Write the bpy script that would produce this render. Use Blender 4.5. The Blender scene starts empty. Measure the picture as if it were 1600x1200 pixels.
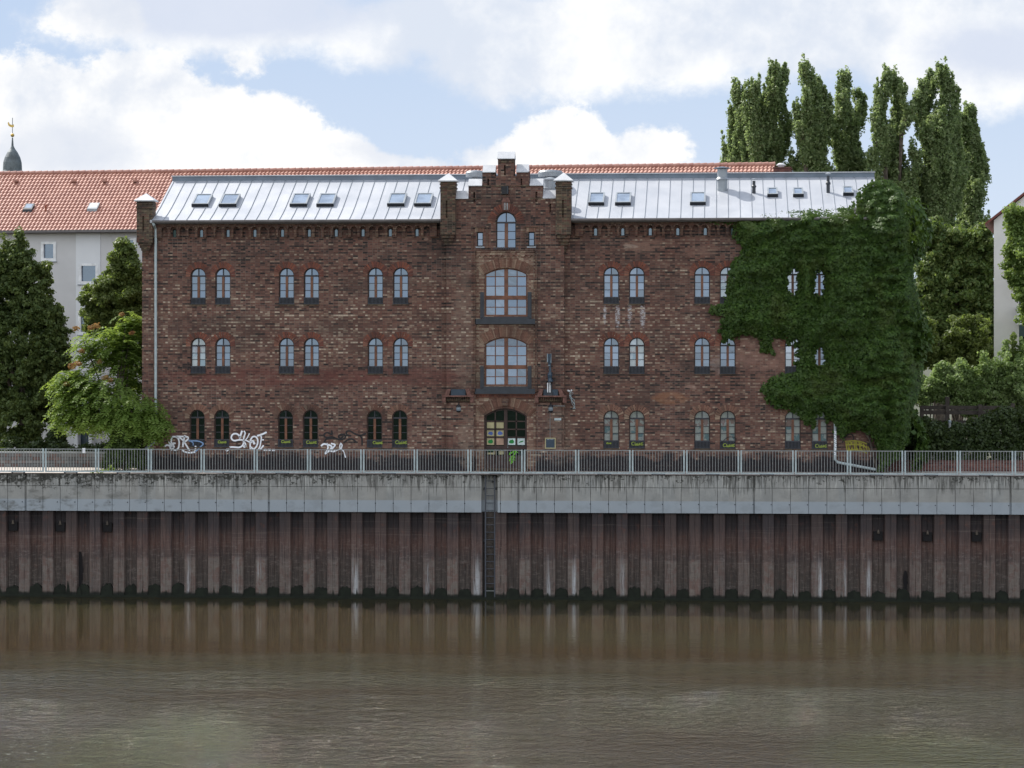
import bpy, math, random
import numpy as np
from mathutils import Vector, geometry, noise as mnoise
R = math.radians
S = bpy.context.scene
COL = S.collection
random.seed(7)
# ------------------------------------------------------------------ survey of the place
FPX = 3900.0                      # focal length in pixels of the 1600 px wide photograph
TH = math.atan(319/FPX)           # the camera looks slightly left of the facade's normal
HC = 5.386                        # eye height above the quay
CY = -113*math.cos(TH)
VX, VY = -math.sin(TH), math.cos(TH)
RX, RY = math.cos(TH), math.sin(TH)
def _hit_x(px, Y, cx):
    u = (px-800)/FPX
    t = (Y-CY)/(VY+RY*u)
    return cx + t*(VX+RX*u), t
CX = -_hit_x(790, 0, 0)[0]
class Frame:
    """a vertical reference frame: origin on the ground plan and the angle of its x axis"""
    def __init__(s, ox, oy, ang):
        s.ox, s.oy, s.a = ox, oy, ang
    def at(s, px, py, ly=0.0):
        u = (px-800)/FPX
        dx, dy = VX+RX*u, VY+RY*u
        nx, ny = -math.sin(s.a), math.cos(s.a)
        t = ((s.ox-CX)*nx+(s.oy-CY)*ny+ly)/(dx*nx+dy*ny)
        wx, wy = CX+t*dx, CY+t*dy
        lx = (wx-s.ox)*math.cos(s.a)+(wy-s.oy)*math.sin(s.a)
        return lx, HC-(py-550)/FPX*t
    def X(s, px, ly=0.0): return s.at(px, 550, ly)[0]
    def Z(s, py, ly=0.0, px=790): return s.at(px, py, ly)[1]
W0 = Frame(0, 0, 0)
def world_at_depth(px, d):
    u = (px-800)/FPX
    return CX+d*(VX+RX*u), CY+d*(VY+RY*u)
qx, qy = world_at_depth(800, 109.4)
QF = Frame(qx, qy, TH-R(3.6))                 # quay line
rx0, ry0 = world_at_depth(0, 133.5)
RF = Frame(rx0, ry0, TH-R(9.0))               # long white building behind
X, Z = W0.X, W0.Z

# ------------------------------------------------------------------ materials
class NT:
    def __init__(s, name):
        s.m = bpy.data.materials.new(name); s.m.use_nodes = True
        s.t = s.m.node_tree; s.t.nodes.clear()
        s.out = s.t.nodes.new('ShaderNodeOutputMaterial')
    def n(s, ty, ins=None, **kw):
        nd = s.t.nodes.new(ty)
        for k, v in kw.items(): setattr(nd, k, v)
        for k, v in (ins or {}).items():
            if isinstance(v, bpy.types.NodeSocket): s.t.links.new(v, nd.inputs[k])
            else: nd.inputs[k].default_value = v
        return nd
    def math(s, op, a, b=0.0, c=None, clamp=False):
        d = {0: a, 1: b}
        if c is not None: d[2] = c
        return s.n('ShaderNodeMath', d, operation=op, use_clamp=clamp).outputs[0]
    def pos(s): return s.n('ShaderNodeNewGeometry').outputs['Position']
    def obj(s): return s.n('ShaderNodeTexCoord').outputs['Object']
    def sep(s, v):
        o = s.n('ShaderNodeSeparateXYZ', {0: v}).outputs; return o[0], o[1], o[2]
    def comb(s, x, y, z): return s.n('ShaderNodeCombineXYZ', {0: x, 1: y, 2: z}).outputs[0]
    def scale(s, v, sc): return s.n('ShaderNodeVectorMath', {0: v, 1: sc}, operation='MULTIPLY').outputs[0]
    def noise(s, v, scale=5, detail=3, rough=.55, dist=0):
        return s.n('ShaderNodeTexNoise', {'Vector': v, 'Scale': scale, 'Detail': detail, 'Roughness': rough, 'Distortion': dist}).outputs[0]
    def wn(s, v): return s.n('ShaderNodeTexWhiteNoise', {'Vector': v}, noise_dimensions='3D').outputs['Value']
    def ramp(s, f, stops, interp='LINEAR'):
        r = s.n('ShaderNodeValToRGB', {0: f}); cr = r.color_ramp; cr.interpolation = interp
        while len(cr.elements) < len(stops): cr.elements.new(0.5)
        for e, (p, c) in zip(cr.elements, stops):
            e.position = p; e.color = (*c, 1) if len(c) == 3 else c
        return r.outputs[0]
    def step(s, f, lo, hi):
        return s.n('ShaderNodeMapRange', {0: f, 1: lo, 2: hi, 3: 0.0, 4: 1.0}, interpolation_type='SMOOTHSTEP').outputs[0]
    def mix(s, f, a, b, mode='MIX'):
        nd = s.n('ShaderNodeMix', data_type='RGBA', blend_type=mode)
        for i, v in ((0, f), (6, a), (7, b)):
            if isinstance(v, bpy.types.NodeSocket): s.t.links.new(v, nd.inputs[i])
            else: nd.inputs[i].default_value = v if not (isinstance(v, tuple) and len(v) == 3) else (*v, 1)
        return nd.outputs[2]
    def bump(s, h, strength=.5, dist=.02):
        return s.n('ShaderNodeBump', {'Height': h, 'Strength': strength, 'Distance': dist}).outputs[0]
    def prin(s, col, rough=.7, metal=0.0, normal=None, spec=.5, **kw):
        ins = {'Base Color': col if isinstance(col, bpy.types.NodeSocket) else (*col, 1), 'Roughness': rough, 'Metallic': metal, 'Specular IOR Level': spec}
        if normal is not None: ins['Normal'] = normal
        ins.update(kw)
        b = s.n('ShaderNodeBsdfPrincipled', ins)
        s.t.links.new(b.outputs[0], s.out.inputs[0]); return b
    def surf(s, sh): s.t.links.new(sh, s.out.inputs[0])

M = {}
def simple(name, col, rough=.6, metal=0.0, var=.15, scale=3.0, bump=0.0):
    t = NT(name); p = t.obj()
    nz = t.noise(p, scale, 4)
    c = t.mix(t.step(nz, .3, .7), tuple(x*(1-var) for x in col), tuple(min(1, x*(1+var)) for x in col))
    nb = t.bump(t.noise(p, scale*8, 3), bump, .01) if bump else None
    t.prin(c, rough, metal, nb)
    M[name] = t.m; return t.m

def brick_mat(name, palette, shift=None, bw=.225, bh=.077, mortar=(.22, .19, .16), grime=True, wash=None, noise_w=.44):
    """bricks: every brick takes its own colour from the palette; broad patches shift the mixture"""
    t = NT(name); p = t.pos(); x, y, z = t.sep(p)
    u = t.math('ADD', x, y)
    row = t.math('FLOOR', t.math('DIVIDE', z, bh))
    uo = t.math('ADD', t.math('DIVIDE', u, bw), t.math('MULTIPLY', t.math('MODULO', row, 2.0), .5))
    # headers and stretchers: some courses are cut twice as fine
    hd = t.math('GREATER_THAN', t.math('ABSOLUTE', t.math('MODULO', row, 2.0)), .5)
    uo = t.math('MULTIPLY', uo, t.math('ADD', hd, 1.0))
    col = t.math('FLOOR', uo)
    rnd = t.wn(t.comb(col, row, 0.0))
    patch = t.noise(t.comb(t.math('MULTIPLY', u, .35), 0.0, t.math('MULTIPLY', z, 1.9)), 1.3, 8, .75)
    f = t.math('ADD', t.math('MULTIPLY', rnd, 1-noise_w), t.math('MULTIPLY', t.step(patch, .25, .75), noise_w))
    f = t.math('ADD', f, t.math('MULTIPLY', t.math('SUBTRACT', hd, .58), .20))
    if shift:
        sh = t.ramp(t.math('DIVIDE', z, 16.0), [(a/16.0, (b, b, b)) for a, b in shift])
        f = t.math('ADD', f, t.math('SUBTRACT', sh, .5))
    base = t.ramp(f, palette, 'LINEAR')
    # hue jitter
    r2 = t.wn(t.comb(col, row, 7.0))
    base = t.mix(t.math('MULTIPLY', t.math('GREATER_THAN', r2, .72), .45), base, (.19, .085, .062))
    # mortar
    fz = t.math('FRACT', t.math('DIVIDE', z, bh)); fu = t.math('FRACT', uo)
    mz = t.math('MAXIMUM', t.math('LESS_THAN', fz, .13), t.math('LESS_THAN', fu, .05))
    mdark = t.noise(t.comb(t.math('MULTIPLY', u, .5), 2.0, z), .9, 3)
    mort = t.mix(t.step(mdark, .35, .65), tuple(c*.35 for c in mortar), mortar)
    c = t.mix(mz, base, mort)
    if grime:
        g = t.noise(t.comb(t.math('MULTIPLY', u, .45), 5.0, t.math('MULTIPLY', z, .8)), 1.3, 5, .6)
        c = t.mix(t.math('MULTIPLY', t.step(g, .44, .70), .50), c, (.035, .03, .028))
        # repaired and spalled spots, pinkish pale
        s1 = t.noise(t.comb(t.math('MULTIPLY', u, .7), 9.0, t.math('MULTIPLY', z, 1.6)), 1.1, 3, .5)
        c = t.mix(t.math('MULTIPLY', t.step(s1, .70, .73), .55), c, (.36, .24, .19))
    if wash: c = wash(t, c, u, z, x)
    hgt = t.math('SUBTRACT', 1.0, mz)
    nb = t.bump(t.math('ADD', hgt, t.math('MULTIPLY', r2, .5)), .5, .012)
    t.prin(c, .88, 0, nb, .25)
    M[name] = t.m; return t.m

def blot(t, u, z, cu, cz, ru, rz, soft=.4):
    """a soft oval in facade coordinates"""
    a = t.math('DIVIDE', t.math('SUBTRACT', u, cu), ru); b = t.math('DIVIDE', t.math('SUBTRACT', z, cz), rz)
    d = t.math('ADD', t.math('MULTIPLY', a, a), t.math('MULTIPLY', b, b))
    return t.math('SUBTRACT', 1.0, t.step(d, 1-soft, 1+soft))

PAL = [(0.0, (.022, .018, .018)), (.20, (.052, .036, .033)), (.32, (.120, .065, .054)), (.48, (.165, .086, .068)),
       (.66, (.205, .122, .092)), (.79, (.29, .21, .155)), (.94, (.52, .42, .32))]
def wash_main(t, c, u, z, x):
    # damp black plinth with a ragged upper edge
    rag = t.math('MULTIPLY', t.noise(t.comb(t.math('MULTIPLY', u, 1.0), 1.0, t.math('MULTIPLY', z, 1.0)), 1.6, 5, .7), 1.4)
    damp = t.math('SUBTRACT', 1.0, t.step(t.math('SUBTRACT', z, rag), -.18, .12))
    c = t.mix(t.math('MULTIPLY', damp, .90), c, (.012, .013, .018))
    # lime streaks under two right hand windows of the top floor
    st = None
    for px, w, zb in ((945, .07, 505), (965, .10, 512), (984, .10, 508), (1004, .12, 512)):
        b = blot(t, u, z, X(px), (Z(474)+Z(zb))/2, w, (Z(474)-Z(zb))/2, .7)
        st = b if st is None else t.math('MAXIMUM', st, b)
    sn = t.noise(t.comb(t.math('MULTIPLY', u, 5.0), 0.0, t.math('MULTIPLY', z, 9.0)), 1.5, 4, .7)
    c = t.mix(t.math('MULTIPLY', st, t.step(sn, .42, .62)), c, (.50, .50, .52))
    # paler repaired brickwork beside the creeper, red band under the middle floor, blotches
    for (px, py, rx, ry, colr, k) in ((1190, 552, 1.5, .75, (.34, .20, .16), .5), (1128, 566, .5, .55, (.42, .36, .33), .35), (1005, 385, .9, .30, (.38, .24, .18), .35),
                                 (1090, 395, .8, .28, (.34, .22, .17), .3), (1050, 622, .8, .28, (.36, .17, .09), .45), (985, 386, .35, .10, (.5, .42, .34), .4),
                                 (1290, 590, 3.2, 1.3, (.30, .17, .13), .28), (425, 590, 5.5, .42, (.16, .06, .05), .62), (640, 588, 2.2, .42, (.20, .085, .07), .5), (880, 440, 8.0, .6, (.05, .035, .03), .30),
                                 (720, 690, .45, 1.2, (.34, .26, .20), .4), (870, 680, .8, 1.3, (.30, .23, .18), .32), (718, 520, .4, 3.0, (.30, .24, .19), .25)):
        nn = t.noise(t.comb(t.math('MULTIPLY', u, 1.6), 4.0, t.math('MULTIPLY', z, 4.0)), 1.4, 4, .65)
        b = blot(t, t.math('ADD', u, t.math('MULTIPLY', t.math('SUBTRACT', nn, .5), 1.2)), z, X(px), Z(py), rx, ry, .5)
        c = t.mix(t.math('MULTIPLY', t.math('MULTIPLY', b, t.step(nn, .30, .60)), k), c, colr)
    return c
SHIFT = [(0, .47), (1.0, .50), (2.6, .50), (4.0, .47), (4.45, .38), (4.9, .50), (5.5, .57), (7.2, .56), (8.3, .50), (9.3, .44), (10.2, .40), (11.2, .40), (12, .44)]
brick_mat('facade_brick', PAL, SHIFT, wash=wash_main)
brick_mat('pale_brick', [(0, (.12, .06, .05)), (.3, (.22, .12, .09)), (.6, (.36, .26, .19)), (1, (.5, .42, .31))], None)
brick_mat('sooty_brick', [(0, (.025, .022, .018)), (.4, (.075, .05, .038)), (.75, (.13, .10, .065)), (1, (.24, .19, .12))], None, mortar=(.2, .18, .14))
brick_mat('dark_band_brick', [(0, (.03, .022, .02)), (.35, (.09, .045, .036)), (.7, (.15, .09, .06)), (1, (.27, .19, .13))], None)
brick_mat('low_red_brick', [(0, (.06, .025, .025)), (.5, (.13, .05, .045)), (1, (.2, .09, .075))], None, grime=False)
brick_mat('grey_block', [(0, (.10, .10, .10)), (.5, (.17, .17, .17)), (1, (.26, .25, .24))], None, bw=.34, bh=.155, mortar=(.08, .08, .08), grime=False)

def voussoir_mat(name, cols, dark=.35):
    t = NT(name)
    rnd = t.n('ShaderNodeNewGeometry').outputs['Random Per Island']
    n = len(cols)
    c = t.ramp(rnd, [(i/max(1, n-1), cc) for i, cc in enumerate(cols)])
    g = t.noise(t.pos(), 1.4, 4)
    c = t.mix(t.math('MULTIPLY', t.step(g, .4, .68), dark*1.6), c, (.04, .03, .028))
    t.prin(c, .88, 0, t.bump(t.noise(t.pos(), 30, 2), .3, .01), .25); M[name] = t.m
voussoir_mat('red_arch', [(.11, .05, .04), (.25, .09, .058), (.15, .06, .05), (.30, .14, .095), (.10, .055, .05), (.24, .085, .055)])
voussoir_mat('brown_arch', [(.12, .06, .045), (.26, .14, .10), (.16, .08, .06), (.38, .28, .20), (.14, .07, .05), (.28, .17, .12)], .25)
voussoir_mat('dull_arch', [(.08, .05, .04), (.18, .09, .065), (.12, .07, .055), (.26, .19, .14), (.15, .08, .06)], .4)

simple('oak_frame', (.17, .075, .042), .55, var=.25)
simple('oak_frame_warm', (.16, .065, .035), .5, var=.3)
simple('dark_iron', (.008, .010, .014), .5)
simple('dark_iron_bars', (.055, .062, .08), .45)
simple('frame_dark', (.050, .026, .020), .5, var=.3)
simple('bar_dark', (.035, .035, .045), .5)
simple('slate_metal', (.030, .037, .048), .45)
simple('door_wood', (.045, .022, .018), .5, var=.3)
simple('corbel_brick', (.17, .085, .068), .85, var=.3, scale=8, bump=.3)
simple('edge_dark', (.05, .035, .03), .8)
simple('zinc', (.30, .33, .36), .42, .25, .12, 2.0)
simple('zinc_dark', (.16, .20, .25), .5, .1, .12, 2.0)
simple('zinc_cap', (.56, .58, .61), .5, .1, .08, 2.0)
simple('galvanised', (.42, .50, .52), .45, .1, .12, 5.0)
simple('galvanised_dull', (.27, .29, .29), .55, .1, .15, 5.0)
simple('white_paint', (.8, .82, .84), .5)
simple('render_white', (.78, .77, .74), .85, var=.05, scale=.6)
simple('render_grey', (.60, .60, .61), .9, var=.06, scale=.5, bump=.2)
simple('render_pale', (.72, .74, .77), .9, var=.04, scale=.5)
simple('dark_glass', (.05, .07, .09), .08)
simple('gutter_brown', (.14, .13, .13), .6)
simple('bark', (.085, .07, .055), .9, var=.4, scale=6, bump=.6)
simple('weathered_wood', (.055, .045, .038), .85, var=.3, scale=5, bump=.4)
simple('paving', (.40, .365, .335), .8, var=.08, scale=2, bump=.1)
simple('soil', (.06, .065, .04), .95, var=.3, scale=.4, bump=.3)
simple('blind_white', (.7, .7, .66), .8)
simple('orange_flower', (.85, .28, .05), .7)
simple('gold', (.6, .42, .12), .35, .8)
simple('copper_slate', (.11, .13, .14), .55, .1, .3, 1.5)
simple('spray_white', (.88, .92, .98), .6, var=.03)
simple('spray_blue', (.22, .36, .60), .6)
simple('spray_black', (.012, .012, .014), .6)
simple('spray_lime', (.28, .36, .05), .6)
simple('spray_olive', (.30, .28, .03), .6)
simple('spray_green', (.16, .50, .03), .6)
simple('paper_cream', (.42, .38, .22), .8)
simple('paper_pink', (.45, .30, .22), .8)
simple('paper_blue', (.08, .14, .40), .8)
simple('paper_white', (.62, .74, .74), .8)
simple('paper_green', (.02, .22, .05), .8)
simple('board_blue', (.03, .055, .085), .35)
simple('moss', (.010, .014, .008), .95, var=.3, scale=4)
simple('rust_black', (.008, .007, .008), .9)
simple('lamp_glass', (.22, .27, .31), .2)
simple('verge_red', (.16, .05, .04), .7)
simple('terracotta', (.30, .10, .06), .8)

def glass(name, tint, dark, refl=.5, rough=.04):
    t = NT(name)
    rnd = t.n('ShaderNodeNewGeometry').outputs['Random Per Island']
    p = t.pos()
    if name == 'glass_mixed':
        dc = t.ramp(t.math('FRACT', t.math('MULTIPLY', rnd, 7.31)), [(0, (.04, .06, .065)), (.18, (.50, .54, .52)), (.42, (.12, .22, .26)), (.55, (.46, .49, .46)), (.85, (.26, .15, .14))], 'CONSTANT')  # curtains and mirrored far-bank buildings painted in as diffuse pane colours
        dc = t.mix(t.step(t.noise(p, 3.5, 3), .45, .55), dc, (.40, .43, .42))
    else: dc = t.mix(t.step(t.noise(p, 1.1, 2), .35, .65), tuple(c*.6 for c in dark), dark)
    d = t.n('ShaderNodeBsdfDiffuse', {'Color': dc}).outputs[0]
    g = t.n('ShaderNodeBsdfGlossy', {'Color': t.mix(rnd, tuple(c*.8 for c in tint), tint), 'Roughness': rough,
        'Normal': t.bump(t.noise(p, 1.6, 2), .06, .05)}).outputs[0]
    ms = t.n('ShaderNodeMixShader', {0: refl, 1: d, 2: g}); t.surf(ms.outputs[0]); M[name] = t.m
glass('glass_sky', (.27, .34, .44), (.07, .09, .12), .62)
glass('glass_pale', (.48, .56, .66), (.30, .32, .34), .5)
glass('glass_shade', (.06, .09, .09), (.008, .014, .011), .5)  # dark green: mirrored trees put into the glass colour
glass('glass_mixed', (.42, .50, .58), (.20, .23, .24), .42)
glass('glass_slot', (.20, .26, .32), (.03, .035, .04), .6)
glass('glass_roof', (.62, .72, .85), (.35, .42, .50), .5, .1)

def foliage(name, cols, trans=.35, tcol=None, rough=.55):
    t = NT(name)
    rnd = t.n('ShaderNodeNewGeometry').outputs['Random Per Island']
    n = len(cols)
    c = t.ramp(rnd, [(i/max(1, n-1), cc) for i, cc in enumerate(cols)])
    c = t.mix(t.math('MULTIPLY', t.step(t.noise(t.pos(), .6, 2), .35, .65), .35), c, cols[-1])
    if name == 'leaf_ivy': c = t.mix(t.math('MULTIPLY', t.step(t.noise(t.pos(), .8, 4), .52, .68), .45), c, (.095, .125, .030))
    b = t.n('ShaderNodeBsdfPrincipled', {'Base Color': c, 'Roughness': .5, 'Specular IOR Level': .12 if name in ('leaf_bright', 'leaf_seed_red') else .3}).outputs[0]
    tc = t.mix(.6, c, tcol or (.20, .28, .03))
    tr = t.n('ShaderNodeBsdfTranslucent', {'Color': tc}).outputs[0]
    t.surf(t.n('ShaderNodeMixShader', {0: trans, 1: b, 2: tr}).outputs[0]); M[name] = t.m
foliage('leaf_ivy', [(.026, .060, .011), (.052, .106, .019), (.095, .165, .033), (.038, .080, .015)], .27, (.10, .16, .02))
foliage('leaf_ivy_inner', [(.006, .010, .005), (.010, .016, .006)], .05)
foliage('leaf_poplar', [(.11, .17, .07), (.20, .27, .12), (.32, .38, .20), (.13, .19, .08)], .50, (.40, .52, .17))
foliage('leaf_linden_dark', [(.042, .074, .024), (.078, .125, .040), (.14, .19, .062)], .40, (.24, .29, .05))
foliage('leaf_linden_olive', [(.11, .15, .042), (.16, .20, .06), (.085, .13, .036)], .42, (.28, .38, .06))
foliage('leaf_linden', [(.066, .118, .034), (.115, .170, .052), (.19, .225, .075), (.075, .13, .038)], .40, (.26, .36, .05))
foliage('leaf_bright', [(.085, .15, .028), (.13, .21, .045), (.20, .28, .08)], .48, (.36, .48, .07))
foliage('leaf_seed_red', [(.30, .15, .07), (.36, .19, .09), (.30, .24, .09)], .3, (.4, .22, .06))
foliage('leaf_thuja', [(.025, .050, .010), (.045, .080, .015), (.06, .095, .02)], .2)
foliage('leaf_shrub_silver', [(.16, .25, .08), (.24, .34, .13), (.13, .21, .06), (.32, .40, .20)], .48, (.36, .50, .12))
foliage('leaf_hedge', [(.018, .034, .012), (.034, .056, .018), (.055, .082, .026)], .2)
foliage('leaf_far', [(.12, .19, .045), (.18, .27, .08), (.15, .22, .06)], .45, (.36, .48, .08))

def roof_metal():
    t = NT('roof_zinc'); p = t.pos()
    n1 = t.noise(t.scale(p, (.5, .5, .5)), 1.3, 4); n2 = t.noise(t.scale(p, (1, 1, 1)), 14, 3)
    x, y, z = t.sep(p)
    pan = t.wn(t.comb(t.math('FLOOR', t.math('DIVIDE', x, .53)), 0.0, 2.0))
    c = t.mix(t.step(n1, .3, .7), (.40, .425, .47), (.48, .50, .54))
    c = t.mix(t.math('MULTIPLY', pan, .25), c, (.36, .385, .43))
    t.prin(c, t.math('ADD', .42, t.math('MULTIPLY', n1, .15)), .25, t.bump(t.math('ADD', n1, t.math('MULTIPLY', n2, .05)), .12, .05)); M['roof_zinc'] = t.m
roof_metal()
def tile_mat():
    t = NT('clay_tile'); p = t.obj()
    n = t.noise(p, 5, 3); rnd = t.wn(t.scale(t.n('ShaderNodeVectorMath', {0: t.scale(p, (4.3, 3.0, 0))}, operation='FLOOR').outputs[0], (1, 1, 1)))
    c = t.mix(rnd, (.32, .13, .095), (.45, .225, .17)); c = t.mix(t.math('MULTIPLY', n, .35), c, (.56, .36, .29))
    t.prin(c, .38, 0, None, .6); M['clay_tile'] = t.m
tile_mat()
def concrete_mat():
    t = NT('quay_concrete'); p = t.obj(); x, y, z = t.sep(p)
    n1 = t.noise(p, 1.2, 5, .6); blk = t.wn(t.comb(t.math('FLOOR', t.math('DIVIDE', x, .79)), 1.0, 0.0))
    zb = -1.13
    low = t.math('SUBTRACT', 1.0, t.step(z, zb-.02, zb+.02))
    c = t.mix(t.step(n1, .3, .7), (.26, .27, .265), (.37, .375, .36))
    c = t.mix(t.math('MULTIPLY', blk, .35), c, (.30, .28, .25))
    c = t.mix(t.math('MULTIPLY', low, .75), c, (.34, .395, .45))
    # dirt that has run down from the edge: streaks narrow in x, long in z
    s1 = t.noise(t.comb(t.math('MULTIPLY', x, 7.0), 0.0, t.math('MULTIPLY', z, .55)), 1.6, 5, .65)
    s2 = t.noise(t.comb(t.math('MULTIPLY', x, .35), 3.0, 0.0), 1.0, 3, .5)
    reach = t.math('ADD', -.65, t.math('MULTIPLY', t.step(s1, .30, .72), 1.45)); reach = t.math('ADD', reach, t.math('MULTIPLY', t.math('SUBTRACT', s2, .5), .9))
    drip = t.step(t.math('ADD', z, reach), -.45, .15)
    c = t.mix(t.math('MULTIPLY', drip, .78), c, (.075, .075, .068))
    # pale lime runs
    s3 = t.noise(t.comb(t.math('MULTIPLY', x, 8.0), 6.0, t.math('MULTIPLY', z, .5)), 1.5, 4, .6)
    c = t.mix(t.math('MULTIPLY', t.math('MULTIPLY', t.step(s3, .56, .64), t.step(z, -1.1, -.4)), .65), c, (.52, .53, .50))
    # black moss at the rim, more of it towards the left
    m1 = t.noise(t.comb(t.math('MULTIPLY', x, 2.2), 8.0, t.math('MULTIPLY', z, 2.8)), 2.2, 5, .7)
    lf = t.n('ShaderNodeMapRange', {0: x, 1: -22.0, 2: 2.0, 3: .12, 4: 0.0}).outputs[0]
    mm = t.math('ADD', t.math('ADD', m1, lf), t.math('MULTIPLY', t.math('ADD', z, 0.0), .32))
    c = t.mix(t.math('MULTIPLY', t.step(mm, .50, .56), .85), c, (.022, .022, .017))
    g = t.noise(t.comb(t.math('MULTIPLY', x, .8), 4.0, t.math('MULTIPLY', z, 1.4)), 1.7, 5, .6)
    c = t.mix(t.math('MULTIPLY', t.math('MULTIPLY', t.step(g, .5, .66), t.n('ShaderNodeMapRange', {0: x, 1: -22.0, 2: -8.0, 3: .7, 4: .15}).outputs[0]), 1.0), c, (.12, .12, .11))
    t.prin(c, .85, 0, t.bump(t.math('ADD', n1, t.noise(p, 22, 4)), .35, .015), .3); M['quay_concrete'] = t.m
concrete_mat()
def pile_mat():
    t = NT('sheet_pile_steel'); p = t.obj(); x, y, z = t.sep(p)
    # z: 0 quay top, -1.6 cap underside, -5.4 water
    st = t.noise(t.comb(t.math('MULTIPLY', x, 6.0), t.math('MULTIPLY', y, 3.0), t.math('MULTIPLY', z, .35)), 1.5, 5, .65)
    n2 = t.noise(p, 3.5, 5, .65)
    zz = t.math('ADD', z, t.math('MULTIPLY', t.math('SUBTRACT', st, .5), .9))
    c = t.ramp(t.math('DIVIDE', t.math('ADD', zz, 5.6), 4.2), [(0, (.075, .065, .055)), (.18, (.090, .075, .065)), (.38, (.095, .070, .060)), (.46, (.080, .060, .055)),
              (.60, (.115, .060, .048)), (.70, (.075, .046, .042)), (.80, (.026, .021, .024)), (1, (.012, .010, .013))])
    out = t.math('SUBTRACT', 1.0, t.step(y, .14, .34))        # outer pans lighter, hollows darker
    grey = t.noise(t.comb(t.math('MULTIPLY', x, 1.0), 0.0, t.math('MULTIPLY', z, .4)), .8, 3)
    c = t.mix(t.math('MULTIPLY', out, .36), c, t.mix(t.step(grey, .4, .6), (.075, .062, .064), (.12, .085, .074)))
    pid = t.math('FLOOR', t.math('DIVIDE', t.math('ADD', x, .3), 1.0615))
    zl_ = t.math('ADD', z, t.math('ADD', t.math('MULTIPLY', t.math('SUBTRACT', n2, .5), .28), t.math('MULTIPLY', t.math('SUBTRACT', t.wn(t.comb(pid, 9.0, 0.0)), .5), .16)))
    low = t.math('MULTIPLY', t.math('SUBTRACT', 1.0, t.step(zl_, -3.80, -3.66)), out)
    lowk = t.math('MULTIPLY', low, t.math('ADD', .18, t.math('MULTIPLY', t.wn(t.comb(t.math('FLOOR', t.math('DIVIDE', t.math('ADD', x, .3), 1.0615)), 4.0, 0.0)), .5)))
    c = t.mix(lowk, c, t.mix(t.step(n2, .4, .6), (.19, .115, .095), (.22, .20, .175)))
    # thin scale lines where the level has stood
    ln = t.noise(t.comb(t.math('MULTIPLY', x, .15), 2.0, t.math('MULTIPLY', z, 9.0)), 1.4, 3, .6)
    c = t.mix(t.math('MULTIPLY', t.step(ln, .58, .70), .25), c, (.26, .22, .19))
    c = t.mix(t.math('MULTIPLY', t.step(n2, .56, .70), .35), c, (.15, .055, .035))
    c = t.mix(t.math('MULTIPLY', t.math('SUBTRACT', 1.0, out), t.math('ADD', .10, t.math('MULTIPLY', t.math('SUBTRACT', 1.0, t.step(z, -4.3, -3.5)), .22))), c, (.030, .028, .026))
    wet = t.step(st, .70, .76)
    c = t.mix(t.math('MULTIPLY', wet, .35), c, (.34, .33, .32))
    stk = None
    for pxx in (295, 370, 555, 668, 745, 857, 897, 972, 1242, 1281, 1319, 1357, 405):
        dd_ = t.math('ABSOLUTE', t.math('SUBTRACT', x, QF.X(pxx, .12)))
        q = t.math('SUBTRACT', 1.0, t.step(dd_, .02, .13 if pxx not in (745, 1281, 555) else .22)); stk = q if stk is None else t.math('MAXIMUM', stk, q)
    c = t.mix(t.math('MULTIPLY', t.math('MULTIPLY', stk, t.step(st, .38, .60)), t.math('SUBTRACT', .85, t.math('MULTIPLY', .85, t.step(z, -4.7, -3.3)))), c, (.52, .54, .56))
    fs_ = t.noise(t.comb(t.math('MULTIPLY', x, 16.0), t.math('MULTIPLY', y, 8.0), t.math('MULTIPLY', z, .7)), 1.5, 5, .7)
    topd = t.math('SUBTRACT', 1.0, t.math('MULTIPLY', t.step(z, -2.9, -2.3), .82))
    c = t.mix(t.math('MULTIPLY', t.math('MULTIPLY', t.step(fs_, .50, .66), .50), topd), c, (.18, .14, .12))
    c = t.mix(t.math('MULTIPLY', t.math('SUBTRACT', 1.0, t.step(fs_, .36, .48)), .6), c, (.030, .024, .024))
    bl_ = t.noise(t.scale(p, (2.0, 2.0, 5.0)), 2.2, 6, .72)
    c = t.mix(t.math('MULTIPLY', t.math('MULTIPLY', t.step(bl_, .52, .66), t.math('SUBTRACT', 1.0, t.step(z, -3.6, -2.4))), .5), c, (.23, .20, .18))
    c = t.mix(t.math('MULTIPLY', t.math('SUBTRACT', 1.0, t.step(bl_, .30, .42)), .5), c, (.022, .018, .018))
    wl = t.math('SUBTRACT', 1.0, t.step(t.math('ADD', z, t.math('MULTIPLY', n2, .25)), -5.20, -5.05))
    c = t.mix(wl, c, (.012, .014, .010))
    t.prin(c, .72, 0, t.bump(n2, .4, .02), .35); M['sheet_pile_steel'] = t.m
pile_mat()
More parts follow.
